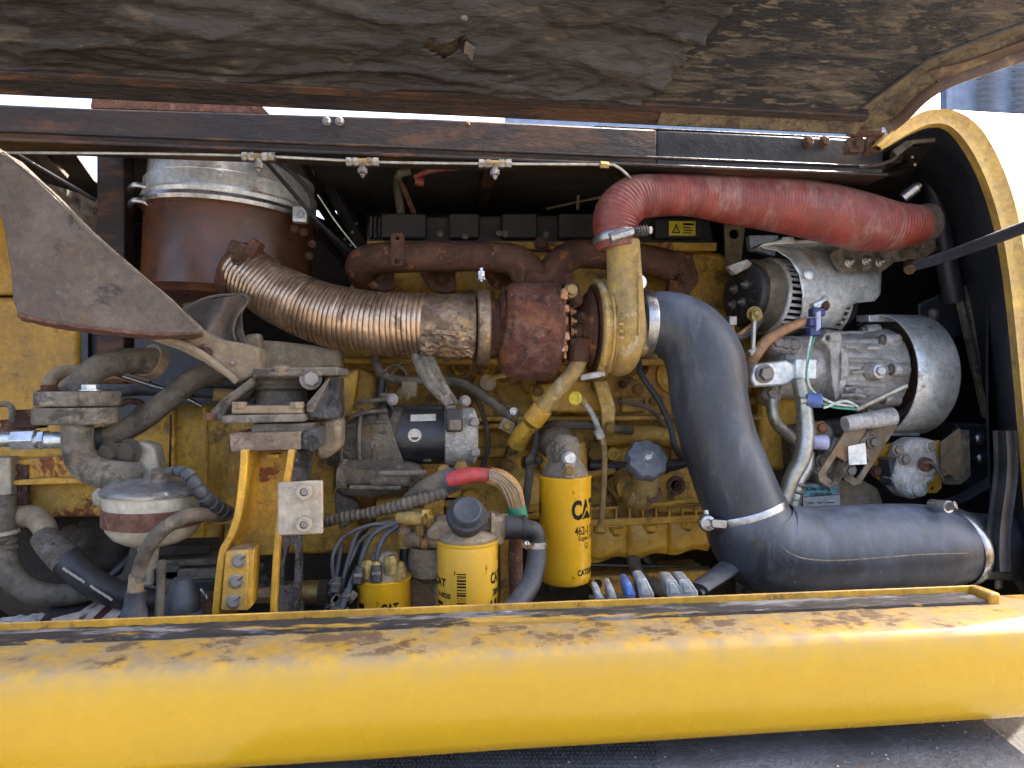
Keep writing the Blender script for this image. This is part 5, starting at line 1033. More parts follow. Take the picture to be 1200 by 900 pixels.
# ================================================================== LEFT SIDE
# big grey gusset
t = T('grey_gusset', 'large triangular grey-brown steel gusset at upper left with rusty edges', 'gusset', P(120, 385, 1.12))
gp = [(-60, 130), (4, 178), (22, 188), (60, 224), (110, 274), (165, 322), (205, 356), (238, 386), (230, 391), (180, 391), (110, 384), (60, 377), (20, 368), (14, 352), (12, 320), (4, 270), (-6, 230), (-60, 200)]
g = wrap_sheet(gp, V((0, 1.12, 0)), (1, 0, 0), .001, .01) if False else pl(gp, 1.12, .012)
O('plate', g, 'grey_gusset', t, bevel=.004)
O('edge_weld', tp([(4, 178, 1.116), (60, 224, 1.116), (110, 274, 1.116), (165, 322, 1.116), (205, 356, 1.116), (230, 384, 1.116)], 1.8, seg=6, sub=6), 'grey_gusset', t)
def flange(u, v):
    bl = [(20, 366), (60, 375), (110, 382), (180, 389), (222, 388), (232, 384)]; k = min(4, int(u*5)); f = u*5 - k
    x = bl[k][0] + (bl[k+1][0] - bl[k][0])*f; y = bl[k][1] + (bl[k+1][1] - bl[k][1])*f
    return P(x, y, 1.121).lerp(P(x + 6, y + 6, 1.19), v) + V((0, 0, .002*noise.noise((u*20, v*4, 1))))
O('under_flange', MB().grid(flange, 30, 6, th=(0, 0, -.006)), 'rust_light', t, label='rust-scaled bottom flange of the gusset')
t = T('cast_arm', 'tan cast support arm sweeping down from the gusset to the engine mount', 'support arm', P(280, 445, 1.2))
O('arm', MB().plate([P(*q, 1.19) for q in ((105, 384), (150, 388), (200, 391), (236, 386), (258, 398), (285, 402), (302, 408), (306, 432), (292, 442), (276, 450), (262, 440), (238, 424), (210, 410), (175, 398), (130, 392))], (0, .05, 0)), 'tan_metal', t, bevel=.008)
O('edge_rib', tp([(110, 387, 1.18), (180, 394, 1.178), (225, 408, 1.178), (262, 434, 1.18), (278, 448, 1.182)], 4, seg=10), 'tan_metal', t)
def fold(u, v):
    x = 214 + 76*u + 6*v*(1-u) - 8*math.sin(v*3)*u; y = 356 - 12*u + (52 + 8*u)*v
    return P(x, y, 1.30 + .05*math.sin(u*7 + v*3)*.6 - .09*v) + V((0, .006*noise.noise((u*6, v*6, 1)), 0))
O('folded_web', MB().grid(fold, 30, 24, th=(0, .012, 0)), 'grey_gusset', t, label='folded dark web with curved cut-out')
O('web_edge', tp([(214, 362, 1.27), (240, 350, 1.28), (262, 346, 1.3), (286, 346, 1.31), (290, 354, 1.3), (278, 370, 1.28), (273, 386, 1.25), (276, 400, 1.22)], 1.8, seg=8), 'grey_gusset', t)
bolt(t, P(243, 413, 1.185), (0, -1, 0), .009, 'rust_light', 'dome'); bolt(t, P(272, 425, 1.185), (0, -1, 0), .005, 'bolt_steel', 'dome')
O('rear_arm', pl([(270, 396), (330, 400), (398, 408), (400, 432), (300, 440), (280, 420)], 1.34, .06), 'tan_metal', t, bevel=.01)
O('rear_step', pl([(286, 392), (304, 390), (306, 412), (288, 414)], 1.32, .03), 'tan_metal', t, bevel=.006)

# engine mount
t = T('engine_mount', 'dirty grey rubber engine mount in an angled steel bracket', 'engine mount', P(320, 500, 1.2))
O('top_plate', MB().plate([P(*q, 1.15) for q in ((296, 431), (396, 430), (397, 440), (296, 442))], (0, .14, 0)), 'mount_grey', t, bevel=.003)
ic = V((P(330, 460, 1.23).x, 1.23, 0)); s = S(330, 1.2); zz = lambda py: P(330, py, 1.18).z
O('isolator', MB().lathe((ic.x, 1.23, zz(476)), (0, 0, 1), [(0, 31*s), (5*s, 31*s), (17*s, 28.5*s), (19*s, 31*s), (21*s, 33.5*s), (23.5*s, 33.5*s), (24*s, 31.5*s), (27*s, 32.5*s), (29*s, 33.5*s), (31*s, 32*s), (33*s, 32*s)], 56), 'rubber_old', t)
O('isolator_cap', MB().lathe((ic.x, 1.23, zz(443)), (0, 0, 1), [(-1*s, 32*s), (0, 35*s), (4*s, 35.5*s), (7*s, 33*s), (8*s, 20*s), (12*s, 14*s), (12*s, 6*s)], 48), 'mount_grey', t)
bolt(t, P(330, 437, 1.16), (0, -.2, 1), .014, 'tan_metal')
bolt(t, P(364, 444, 1.16), (.3, -1, 0), .014, 'bolt_steel')
O('side_arm', MB().plate([P(*q, 1.16) for q in ((296, 441), (298, 450), (270, 474), (258, 494), (247, 492), (246, 482), (262, 466))], (0, .10, 0)), 'mount_grey', t, bevel=.004)
O('side_arm', MB().plate([P(*q, 1.145) for q in ((386, 443), (396, 441), (397, 488), (392, 492), (364, 491), (357, 484), (359, 474))], (0, .08, 0)), 'oily_grey', t, bevel=.004, label='oily triangular side arm on the right')
O('arm_face', MB().plate([P(*q, 1.135) for q in ((382, 446), (387, 443), (366, 484), (358, 482), (360, 472))], (0, .02, 0)), 'mount_grey', t, bevel=.002)
O('base_plate', MB().plate([P(*q, 1.12) for q in ((259, 487), (356, 485), (357, 494), (259, 497))], (0, .16, 0)), 'mount_grey', t, bevel=.003)
O('base_plate', MB().plate([P(*q, 1.125) for q in ((271, 476), (352, 475), (355, 485), (271, 485))], (0, .12, 0)), 'tan_metal', t, bevel=.003)
for x in (281, 348): O('stud_nut', MB().tube([P(x, 478, 1.13), P(x, 471, 1.13)], .012, seg=6, sub=1), 'tan_metal', t)
O('elbow_end', tp([(247, 484, 1.14), (246, 492, 1.14)], [6, 6], seg=14, sub=1), 'rust_light', t)
O('shim', MB().plate([P(*q, 1.13) for q in ((294, 497), (366, 496), (366, 506), (294, 507))], (0, .12, 0)), 'mount_grey', t, bevel=.003)
O('spacer_block', MB().plate([P(*q, 1.10) for q in ((268, 508), (352, 506), (352, 527), (270, 530))], (0, .14, 0)), 'wood_tan', t, bevel=.003)
O('spacer_end', MB().plate([P(*q, 1.105) for q in ((352, 507), (371, 500), (372, 524), (366, 530), (352, 527))], (0, .10, 0)), 'oily_grey', t, bevel=.004)
O('oily_post', MB().plate([P(*q, 1.16) for q in ((345, 528), (362, 528), (358, 566), (342, 566))], (0, .05, 0)), 'oily_grey', t, bevel=.004)
O('rear_housing', pl([(366, 494), (398, 490), (400, 525), (380, 540), (368, 536)], 1.2, .1), 'tan_metal', t, bevel=.01)
t = T('mount_stand', 'yellow two-legged steel stand carrying the engine mount', 'stand', P(300, 728, 1.12))
def leg(cl, w0, Y, th):
    mb = MB(); L1 = [P(x - w0/2, y, Y) for x, y in cl]; R1 = [P(x + w0/2, y, Y) for x, y in cl]
    return mb.plate(L1 + R1[::-1], (0, th, 0))
lc = catmull([V((286, 527, 0)), V((284, 560, 0)), V((279, 600, 0)), (V((270, 628, 0))), V((261, 645, 0)), V((256, 680, 0)), V((250, 745, 0))], 4)
O('leg', leg([(p.x, p.y) for p in lc], 9, 1.09, .12), 'yellow_bright', t, bevel=.002)
rc = catmull([V((341, 527, 0)), V((337, 552, 0)), V((329, 600, 0)), V((323, 650, 0)), V((318, 745, 0))], 4)
O('leg', leg([(p.x, p.y) for p in rc], 7, 1.09, .02), 'yellow_bright', t, bevel=.002)
O('leg_side', MB().plate([P(x + 3, y, 1.105) for x, y in [(p.x, p.y) for p in rc]] + [P(*q, 1.105) for q in ((345, 745), (352, 690), (352, 640), (352, 560), (352, 530))], (0, .02, 0), [[P(*q, 1.105) for q in ((337, 640), (343, 636), (346, 645), (345, 684), (332, 686), (333, 660))]]), 'oily_grey', t)
O('web', pl([(286, 530), (342, 528), (332, 600), (326, 650), (270, 650), (278, 610)], 1.17, .012), 'yellow_rusty', t, label='rust stained yellow web between the legs')
O('web_lip', MB().box(P(322, 534, 1.16), .018, .02, .006), 'yellow_bright', t)
cp = O('cover_plate', MB().plate([P(*q, 1.06) for q in ((325, 566), (378, 563), (378, 626), (325, 628))], (0, .010, 0)), 'plate_cream', t, bevel=.003, label='worn cream cover plate with two bolts')
for y in (576, 614):
    bolt(cp, P(357, y, 1.059), (0, -1, 0), .0125, 'plate_cream', 'socket'); bolt(cp, P(357, y, 1.057), (0, -1, 0), .006, 'bolt_steel')
bb = O('bolt_block', MB().plate([P(*q, 1.075) for q in ((264, 646), (292, 645), (289, 716), (258, 716))], (0, .05, 0)), 'yellow_rusty', t, bevel=.003)
O('block_side', MB().plate([P(*q, 1.077) for q in ((292, 646), (298, 643), (294, 712), (289, 716))], (0, .04, 0)), 'yellow_bright', t, bevel=.001)
for q in ((280, 657), (277, 681), (274, 705)):
    bolt(bb, P(*q, 1.074), (.1, -1, .05), .0085, 'bolt_steel'); O('lock_wire', tp([(q[0]+2, q[1]-1, 1.064), (q[0]+8, q[1]-6, 1.06)], 1.3, seg=6, sub=1), 'bolt_steel', bb)
t = T('brass_cylinder', 'dirty brass-tinted cylinder lying low behind the stand', 'cylinder', P(355, 700, 1.2))
O('barrel', tp([(322, 696, 1.2), (340, 696, 1.2), (384, 694, 1.2)], [14, 14.5, 14.5], seg=28, sub=1), 'cast_starter', t)
O('sleeve', tp([(350, 695, 1.195), (374, 694, 1.195)], [13.8, 13.8], seg=28, sub=1), 'brass', t)
O('end_fitting', tp([(296, 698, 1.17), (322, 697, 1.19)], [9, 10], seg=6, sub=1), 'tan_metal', t)
O('foot', pl([(330, 706), (352, 708), (354, 730), (328, 732)], 1.15, .03), 'mount_grey', t, bevel=.003)
for k in range(7): O('dirt_clod', MB().ball(P(304 + rnd.uniform(-6, 14), 648 + 8*k, 1.2), rnd.uniform(.008, .016), 10), 'oily_grey', t)
t = T('lower_left_clutter', 'dark dusty brackets and fittings low beside the yellow stand', 'brackets', P(220, 690, 1.3))
for q, sx, sz, m_ in (((225, 655), .14, .012, 'rubber_old'), ((232, 668), .12, .02, 'mount_grey'), ((220, 640), .10, .018, 'dark_void'), ((236, 690), .09, .05, 'black_plastic'), ((208, 672), .03, .05, 'rubber_old'), ((180, 665), .022, .05, 'bowl_cream')):
    O('bracket', MB().box(P(*q, 1.25), sx, .06, sz), m_, t, bevel=.004)
O('rubber_boot', MB().lathe(P(212, 732, 1.12), (.05, 0, 1), [(0, .036), (.02, .035), (.024, .028), (.045, .027), (.06, .02), (.075, .015), (.078, .002)], 28), 'rubber', t)
O('clip', tp([(236, 690, 1.16), (242, 700, 1.15), (238, 706, 1.15), (232, 702, 1.15)], 2, seg=8), 'clamp_steel', t)
O('pad', MB().box(P(243, 714, 1.2), .03, .05, .05), 'rust_light', t)
O('pad', pl([(225, 625), (238, 612), (238, 636), (226, 640)], 1.3, .02), 'yellow_bright', t)

# transmission housing and axle frame
t = T('transmission_housing', 'dirty yellow transmission housing behind hoses at left', 'housing', P(200, 600, 1.45))
def tr(u, v):
    x = 108 + 172*u; b = 1 if u < .53 else 1; y = 474 + (14*(1-u)*1.4 if u < .5 else 0) + (140)*v
    return P(x, y, 1.42 - .02*math.sin(min(1, v*1.2)*math.pi) - (.012 if .53 < u < .57 else 0) + .05*max(0, .12 - v)/.12)
O('bell', MB().grid(tr, 50, 20, th=(0, .1, 0)), 'yellow_engine', t)
O('body', pl([(268, 490), (420, 480), (420, 650), (260, 650)], 1.38, .2), 'yellow_engine', t, bevel=.01)
O('seam_rib', tp([(240, 478, 1.392), (242, 530, 1.39), (240, 610, 1.39)], 2.4, seg=8), 'yellow_engine', t)
O('seam_gap', tp([(200, 486, 1.392), (199, 540, 1.39), (198, 560, 1.39)], 1.1, seg=6), 'rust_manifold', t)
O('lower_case', pl([(150, 596), (260, 590), (262, 640), (160, 650)], 1.42, .1), 'yellow_engine', t, bevel=.01)
t = T('axle_frame', 'rust patched yellow frame section along the left edge', 'frame', P(60, 610, 1.35))
O('beam', pl([(-80, 548), (60, 556), (128, 560), (150, 576), (132, 606), (70, 606), (-80, 612)], 1.34, .08), 'yellow_rusty', t, bevel=.005)
O('upper_plate', pl([(14, 540), (70, 534), (125, 540), (128, 562), (12, 566)], 1.32, .03), 'yellow_rusty', t, bevel=.003)
O('step', pl([(15, 563), (60, 560), (130, 562), (128, 566), (14, 569)], 1.305, .03), 'yellow_bright', t, bevel=.002)
O('left_plate', pl([(-60, 535), (12, 536), (14, 612), (-60, 620)], 1.30, .03), 'plate_cream', t, bevel=.003)
O('rust_scale', MB().grid(lambda u, v: P(12 + 20*u, 545 + 60*v, 1.315) + V((0, .008*noise.noise((u*5, v*9, 1)), 0)), 10, 20, th=(0, .01, 0)), 'rust_light', t)
O('rust_scale', MB().grid(lambda u, v: P(0 + 35*u, 492 + 18*v, 1.36) + V((0, .01*noise.noise((u*5, v*9, 4)), 0)), 12, 8, th=(0, .02, 0)), 'rust_light', t)
O('dark_block', MB().box(P(34, 491, 1.33), .05, .04, .035), 'rust_manifold', t, bevel=.004)
O('small_pipe', tp([(-10, 474, 1.3), (8, 474, 1.3), (14, 480, 1.3), (14, 494, 1.3)], 3.5, seg=10), 'mount_grey', t)
O('casting', pl([(110, 566), (130, 562), (142, 580), (136, 596), (118, 592)], 1.27, .02), 'bowl_cream', t, bevel=.004)
O('casting_nut', MB().lathe(P(122, 582, 1.265), (0, -1, 0), [(0, .018), (.008, .017), (.012, .008)], 20), 'bowl_cream', t)
# silver hydraulic fittings
t = T('silver_fittings', 'row of bright zinc hydraulic unions and hex nuts at far left', 'fitting', P(40, 530, 1.2))
for x0, x1, r_, sg in ((-60, 18, 9, 20), (16, 44, 12.5, 6), (42, 50, 9, 20), (48, 56, 12, 6), (54, 82, 10, 24)):
    O('union' if sg > 6 else 'hex_nut', tp([(x0, 516, 1.22), (x1, 515, 1.22)], [r_, r_], seg=sg, sub=1), 'fitting_zinc', t, bevel=.001)
# flanged tube
t = T('flanged_tube', 'thick grey hydraulic tube with a two-part split flange block', 'hydraulic tube', P(90, 555, 1.2))
O('upper_bend', tp([(180, 423, 1.28), (150, 423, 1.24), (122, 428, 1.21), (102, 442, 1.195), (94, 462, 1.19)], [16, 15, 15, 15, 15], seg=32), 'rubber_old', t, label='dark upper bend')
O('bend_collar', tp([(174, 422, 1.275), (184, 426, 1.29)], [20, 19], seg=28, sub=1), 'tan_metal', t)
O('lower_bend', tp([(91, 496, 1.18), (91, 522, 1.178), (98, 543, 1.175), (116, 554, 1.172), (140, 557, 1.18), (160, 556, 1.2)], [16.5, 16.5, 17, 17, 17, 16], seg=32), 'mount_grey', t, label='lighter lower bend')
cf = V((P(90, 480, 1.19).x, 1.19, 0)); s = S(90, 1.19)
def fl(y0, y1, dx):
    z0, z1 = P(90, y1, 1.13).z, P(90, y0, 1.13).z
    pts = []
    for cx0, sg_ in ((-36, 1), (36, -1)):
        for k in range(9):
            a = R(90 + 180*k/8) if sg_ == 1 else R(-90 + 180*k/8)
            pts.append(V((cf.x + dx + (cx0*.42 + math.cos(a)*30)*s, cf.y + math.sin(a)*30*s, z0)))
    return MB().plate(pts, (0, 0, z1 - z0))
O('flange_half', fl(459, 477, .002), 'mount_grey', t, bevel=.003); O('flange_half', fl(478.5, 499, -.001), 'mount_grey', t, bevel=.003)
for x, y in ((106, 455), (58, 456)): bolt(t, P(x, y + 3, 1.17), (0, 0, 1), .013, 'fitting_zinc' if x > 100 else 'rust_manifold')
t = T('split_flange', 'cream grey split flange clamp with two hex bolts beside the tube bend', 'flange', P(160, 570, 1.24))
O('clamp', pl([(118, 530), (128, 521), (165, 518), (180, 522), (186, 548), (182, 572), (150, 574), (160, 560), (158, 545), (140, 538), (128, 545)], 1.20, .04), 'bowl_cream', t, bevel=.005)
O('neck', MB().lathe(P(150, 556, 1.215), (.9, -.35, 0), [(-.03, .03), (.012, .030), (.016, .027), (.016, .02)], 32), 'mount_grey', t)
for q in ((129, 532), (153, 529)): bolt(t, P(*q, 1.195), (-.3, -1, 0), .0165, 'mount_grey')
# hoses
t = T('diagonal_hose', 'dark rubber hose running diagonally up from the silver fittings', 'hose', P(180, 480, 1.25))
O('hose', tp([(108, 516, 1.23), (135, 509, 1.24), (165, 493, 1.26), (200, 466, 1.28), (232, 443, 1.3), (275, 432, 1.36)], [12, 12.5, 13, 13, 13, 13], seg=28), 'rubber_old', t)
O('ferrule', tp([(98, 517, 1.225), (122, 513, 1.233)], [13.5, 13.5], seg=28, sub=1), 'rubber', t)
t = T('tan_pipe', 'thin tan steel pipe bending behind the flanged tube', 'pipe', P(70, 450, 1.3))
O('pipe', tp([(57, 462, 1.29), (60, 446, 1.29), (72, 437, 1.3), (95, 435, 1.32)], [8, 8, 8, 8], seg=20), 'tan_metal', t)
O('pipe', tp([(75, 458, 1.24), (82, 448, 1.26), (95, 440, 1.3)], 7, seg=16), 'mount_grey', t)
t = T('rear_pipe_run', 'bundle of dark and shiny pipes running right behind the diagonal hose', 'pipe', P(210, 460, 1.4))
O('pipe', tp([(110, 464, 1.35), (150, 459, 1.36), (180, 458, 1.38), (290, 463, 1.42)], 6, seg=14), 'black_shroud', t)
O('pipe', tp([(200, 456, 1.42), (240, 452, 1.42), (300, 455, 1.45)], 5, seg=12), 'rubber', t)
O('pipe', tp([(130, 437, 1.38), (160, 446, 1.38), (200, 458, 1.38), (235, 475, 1.4)], 2.4, seg=8), 'black_paint', t)
O('pipe', tp([(118, 445, 1.4), (140, 441, 1.4), (175, 450, 1.4)], 5, seg=12), 'copper_wire', t)
O('wire', tp([(144, 441, 1.37), (178, 452, 1.37), (200, 458, 1.37), (236, 476, 1.38)], .9, seg=6), 'wire_white', t)
O('end_cap', tp([(250, 462, 1.36), (272, 464, 1.37)], [8, 8], seg=16, sub=1), 'yellow_turbo', t)
O('pipe', tp([(140, 474, 1.38), (152, 470, 1.37), (166, 474, 1.37), (158, 484, 1.37)], 4, seg=10), 'rust_light', t)
t = T('catch_bowl', 'cream round reservoir with a silver lid and a band of rust', 'reservoir', P(183, 650, 1.15))
bc = V((P(184, 600, 1.16).x, 1.16, 0)); s = S(184, 1.16); br = 53*s; zf = lambda py: P(184, py, 1.16 - br).z
O('bowl', MB().lathe((bc.x, 1.16, 0), V((.02, 0, 1)), [(zf(650), br*.35), (zf(648), br*.55), (zf(640), br*.80), (zf(630), br*.93), (zf(618), br*.985), (zf(586), br*1.0), (zf(583), br*.98)], 64), 'bowl_cream', t)
O('rust_band', MB().lathe((bc.x, 1.16, 0), V((.02, 0, 1)), [(zf(624), br*.985), (zf(623), br*1.02), (zf(603), br*1.025), (zf(602), br*.99)], 64, cap=False), 'rust_light', t)
O('lid', MB().lathe((bc.x, 1.16, 0), V((.02, 0, 1)), [(zf(587), br*.98), (zf(586), br*1.05), (zf(582), br*1.07), (zf(580), br*1.04), (zf(576), br*.95), (zf(570.5), br*.62), (zf(568), br*.3), (zf(568), .002)], 64), 'fitting_zinc', t)
O('lid_boss', MB().lathe((bc.x + .012, 1.14, zf(572)), (0, 0, 1), [(0, 11*s), (16*s, 8.5*s), (17*s, 7*s)], 24), 'mount_grey', t)
O('drain_nut', MB().lathe((bc.x - .005, 1.14, zf(676)), (0, 0, 1), [(0, .014), (.03, .016), (.05, .02)], 18), 'bowl_cream', t)
t = T('wrapped_cable', 'spiral wrapped black cable arching right from the reservoir lid', 'cable', P(240, 580, 1.12))
def spiral(a): f = (a % .017)/.017; return -.002 if f < .18 else .0008*math.sin(f*3.14)
O('cable', tp([(196, 553, 1.12), (210, 552, 1.11), (224, 560, 1.10), (236, 578, 1.10), (250, 592, 1.12), (268, 602, 1.16)], [4.5, 6, 7.5, 8, 8.5, 8], seg=22, sub=26, mod=spiral), 'rubber', t, sharp=45)
t = T('arched_hose', 'grey-brown rubber hose arching in front of the rust banded reservoir', 'hose', P(163, 725, 1.05))
O('hose', tp([(162, 680, 1.06), (165, 662, 1.055), (178, 635, 1.05), (200, 614, 1.06), (228, 603, 1.09), (262, 604, 1.16)], [8, 8, 8.5, 8.5, 8.5, 8], seg=24), 'rubber_old', t)
O('ferrule', tp([(158, 697, 1.062), (161, 674, 1.06)], [8.5, 9], seg=24, sub=1), 'tan_metal', t)
O('boot', MB().lathe(P(156, 731, 1.06), (.08, 0, 1), [(-.02, .026), (.0, .026), (.008, .020), (.02, .018), (.028, .015), (.05, .0145)], 28), 'rubber', t)
t = T('thin_upright_rod', 'thin grey upright rod in front of the reservoir', 'rod', P(187, 730, 1.08))
O('rod', tp([(189, 656, 1.1), (188, 700, 1.09), (184, 740, 1.08)], [5, 5, 5.5], seg=14, sub=2), 'rubber_old', t)
t = T('fat_hose', 'fat black hydraulic hose with worn printed stripe and crimped end', 'hose', P(130, 690, 1.2))
O('hose', tp([(78, 655, 1.22), (100, 676, 1.21), (122, 690, 1.21), (150, 700, 1.22), (190, 706, 1.24), (250, 706, 1.28)], [17, 16.5, 16, 15, 14, 14], seg=32), 'black_plastic', t)
O('ferrule', tp([(50, 628, 1.24), (62, 640, 1.23), (80, 658, 1.22)], [14, 16.5, 18], seg=28), 'cast_starter', t)
O('elbow', tp([(20, 606, 1.28), (40, 606, 1.27), (52, 618, 1.25), (56, 634, 1.24)], [13, 13, 12.5, 12], seg=20), 'tan_metal', t)
for k in range(9):
    f = .04 + k*.09; a = P(76 + 55*f*1.3 - 2, 666 + 36*f*1.28, 1.20 - 17.4*S(100, 1.2)*.72)
    if k != 4: O('print_dash', MB().box(a, .011, .0012, .004, Matrix.Rotation(R(42), 3, 'Y')), 'label_silver', t)
t = T('left_edge_hose', 'worn grey hose curving under from the left edge of the bay', 'hose', P(40, 715, 1.2))
O('hose', tp([(2, 580, 1.26), (4, 640, 1.25), (12, 672, 1.24), (34, 692, 1.24), (70, 698, 1.25), (110, 692, 1.27), (150, 680, 1.30), (165, 640, 1.34)], [14, 14, 14, 13.5, 13, 12, 11, 10], seg=28), 'rubber_old', t)
for y in (622, 632, 640): O('hose_rib', tp([(4, y, 1.25), (4.3, y + 4, 1.25)], [16, 16], seg=28, sub=1), 'plate_cream' if y == 622 else 'mount_grey', t)
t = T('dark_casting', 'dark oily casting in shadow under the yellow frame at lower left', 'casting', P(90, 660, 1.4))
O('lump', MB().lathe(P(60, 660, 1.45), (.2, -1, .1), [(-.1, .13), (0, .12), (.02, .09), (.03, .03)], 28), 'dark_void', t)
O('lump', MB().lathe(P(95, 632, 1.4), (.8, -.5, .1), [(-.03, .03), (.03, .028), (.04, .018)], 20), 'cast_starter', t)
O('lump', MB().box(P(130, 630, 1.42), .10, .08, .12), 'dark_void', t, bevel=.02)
O('rail', tp([(120, 690, 1.36), (150, 660, 1.36), (175, 640, 1.38)], 8, seg=12), 'black_paint', t)
t = T('striped_board', 'pale board with maroon stripe lying low under the hoses at left', 'board', PZ(150, 715, -.42))
zb_ = -.398
def zq(pts, z=zb_): return [PZ(x, y, z) for x, y in pts]
O('board', MB().plate(zq([(40, 735), (60, 712), (190, 672), (262, 660), (262, 700), (200, 735)]), (0, 0, -.006)), 'black_paint', t)
O('pale_strip', MB().plate(zq([(60, 725), (95, 716), (128, 700), (110, 712), (85, 740)], zb_ + .004), (0, 0, -.002)), 'board_cream', t)
O('pale_strip', MB().plate(zq([(62, 738), (118, 700), (128, 706), (92, 740)], zb_ + .004), (0, 0, -.002)), 'board_cream', t)
O('pale_strip', MB().plate(zq([(102, 740), (138, 708), (146, 714), (118, 742)], zb_ + .004), (0, 0, -.002)), 'board_cream', t)
O('maroon_strip', MB().plate(zq([(92, 740), (127, 706), (137, 708), (102, 740)], zb_ + .003), (0, 0, -.002)), 'stripe_maroon', t)
O('pale_strip', MB().plate(zq([(166, 681), (184, 688), (168, 700), (166, 697)], zb_ + .004), (0, 0, -.002)), 'paper_white', t)
O('pale_strip', MB().plate(zq([(196, 680), (214, 680), (196, 694), (193, 690)], zb_ + .004), (0, 0, -.002)), 'paper_white', t)
O('pale_strip', MB().plate(zq([(137, 688), (150, 682), (156, 694), (146, 690)], zb_ + .004), (0, 0, -.002)), 'board_cream', t)
O('pale_strip', MB().plate(zq([(62, 706), (102, 690), (102, 694), (66, 708)], zb_ + .01), (0, 0, -.002)), 'wire_white', t)
setp(O('crumpled_sheet', MB().grid(lambda u, v: PZ(-30 + 115*u, 745 - 26*u*(1-v)*0 - 30*v*(.6 + .4*u), -.405) + V((0, 0, .006*noise.noise((u*14, v*7, 2)))), 40, 12, th=(0, 0, -.003)), 'paper_white', loc=PZ(30, 735, -.41)), 'crumpled pale blue-white sheet at the lower left corner of the bay', 'sheet')

# ================================================================== STARTER AND HARNESS
t = T('starter_motor', 'starter motor with black barrel and dirty grey cast nose', 'starter motor', P(470, 580, 1.3))
sz0 = P(480, 512, 1.3).z; X_ = lambda px: P(px, 512, 1.3).x; s = S(480, 1.3)
O('barrel', MB().lathe((X_(452), 1.3, sz0), (1, 0, 0), [(0, 20*s), (0, 32*s), (X_(524)-X_(452), 32*s)], 56), 'black_paint', t)
O('end_cap', MB().lathe((X_(521), 1.3, sz0), (1, 0, 0), [(0, 30*s), (0, 33*s), (.002, 34*s), (.055, 34*s), (.060, 31*s), (.064, 24*s), (.066, 4*s)], 56), 'cast_grey', t)
def nose(u, v):
    a = 2*math.pi*v; x = X_(385) + (X_(466) - X_(385))*u
    r = (20 + 18*min(1, u*1.6))*s*(1 + .05*noise.noise((u*5, math.cos(a)*3, math.sin(a)*3)))
    z = sz0 - 12*s*(1 - u); cut = .0
    return V((x - (.018*(math.cos(a*1.0) > .6)*u if False else 0) + .022*u*math.sin(a)*-1*(1 if u > .8 else 0), 1.3 - r*math.cos(a), z + r*math.sin(a)*1.0))
O('nose_casting', MB().grid(nose, 20, 48), 'cast_starter', t, sharp=40)
O('nose_flange', MB().lathe((X_(456), 1.3, sz0), (1, -.0, -.22), [(0, 30*s), (-.002, 36*s), (.012, 37*s), (.016, 33*s)], 48), 'cast_starter', t)
for k in range(7):
    y = 468 + 13*k; O('casting_rib', tp([(404 + abs(k - 3)*4, y + 6, 1.262 + .004*abs(k-3)), (430, y + 2, 1.246 + .004*abs(k-3)), (454, y, 1.240 + .006*abs(k-3))], 2.4, seg=8), 'cast_starter', t)
for x in (405, 425, 440): O('hoop_rib', MB().tube([V((X_(x), 1.3 - 37*s*math.cos(R(a)), sz0 - 4*s + 37*s*math.sin(R(a)))) for a in range(-80, 81, 16)], .0035, seg=6, sub=2), 'cast_starter', t)
O('gear_case', MB().plate([P(*q, 1.24) for q in ((392, 548), (402, 540), (440, 536), (490, 545), (500, 560), (486, 578), (430, 584), (400, 582), (392, 570))], (0, .08, 0)), 'cast_starter', t, bevel=.012)
O('solenoid_tube', tp([(402, 559, 1.235), (440, 560, 1.228), (480, 560, 1.23)], [11, 11, 11], seg=22), 'cast_starter', t)
O('solenoid_end', tp([(398, 560, 1.235), (408, 560, 1.233)], [15, 15], seg=24, sub=1), 'mount_grey', t)
O('through_rod', tp([(444, 555, 1.21), (500, 554, 1.21)], 3, seg=10, sub=1), 'mount_grey', t)
O('through_rod', tp([(410, 571, 1.21), (470, 572, 1.21)], 2.4, seg=10, sub=1), 'mount_grey', t)
O('lower_bracket', pl([(392, 575), (420, 590), (416, 612), (398, 622), (392, 600)], 1.25, .04), 'cast_starter', t, bevel=.006)
O('rating_plate', MB().plate([P(481, 486, 1.262), P(511, 485, 1.262), P(511, 493, 1.256), P(481, 494, 1.256)], (0, .004, 0)), 'label_silver', t, bevel=.0005)
O('round_mark', MB().lathe(P(486, 510, 1.2475), (0, -1, 0), [(0, .012), (.0015, .0125), (.0018, .0095), (.0008, .009)], 28), 'label_silver', t)
O('drip_mark', MB().plate([P(497, 528, 1.253), P(505, 528, 1.253), P(505, 541, 1.268), P(496, 541, 1.268)], (0, .002, 0)), 'mount_grey', t)
O('terminal_block', MB().box(P(532, 492, 1.235), 19*s, .03, 26*s), 'black_plastic', t, bevel=.004)
O('terminal_boot', MB().box(P(528, 480, 1.24), 12*s, .03, 10*s), 'rubber_old', t, bevel=.004)
O('cap_cover', MB().box(P(533, 498, 1.225), 14*s, .02, 12*s), 'rubber_old', t, bevel=.003)
for q in ((545, 470), (555, 495), (460, 468), (556, 530), (404, 545), (412, 566)): bolt(t, P(*q, 1.25), (0, -1, 0), .008, 'bolt_steel')
t = T('braided_sleeves', 'three grey woven cable sleeves dropping to the starter terminal', 'cable', P(510, 445, 1.27))
def br(a): return .0006*math.sin(a*2*math.pi/.004)
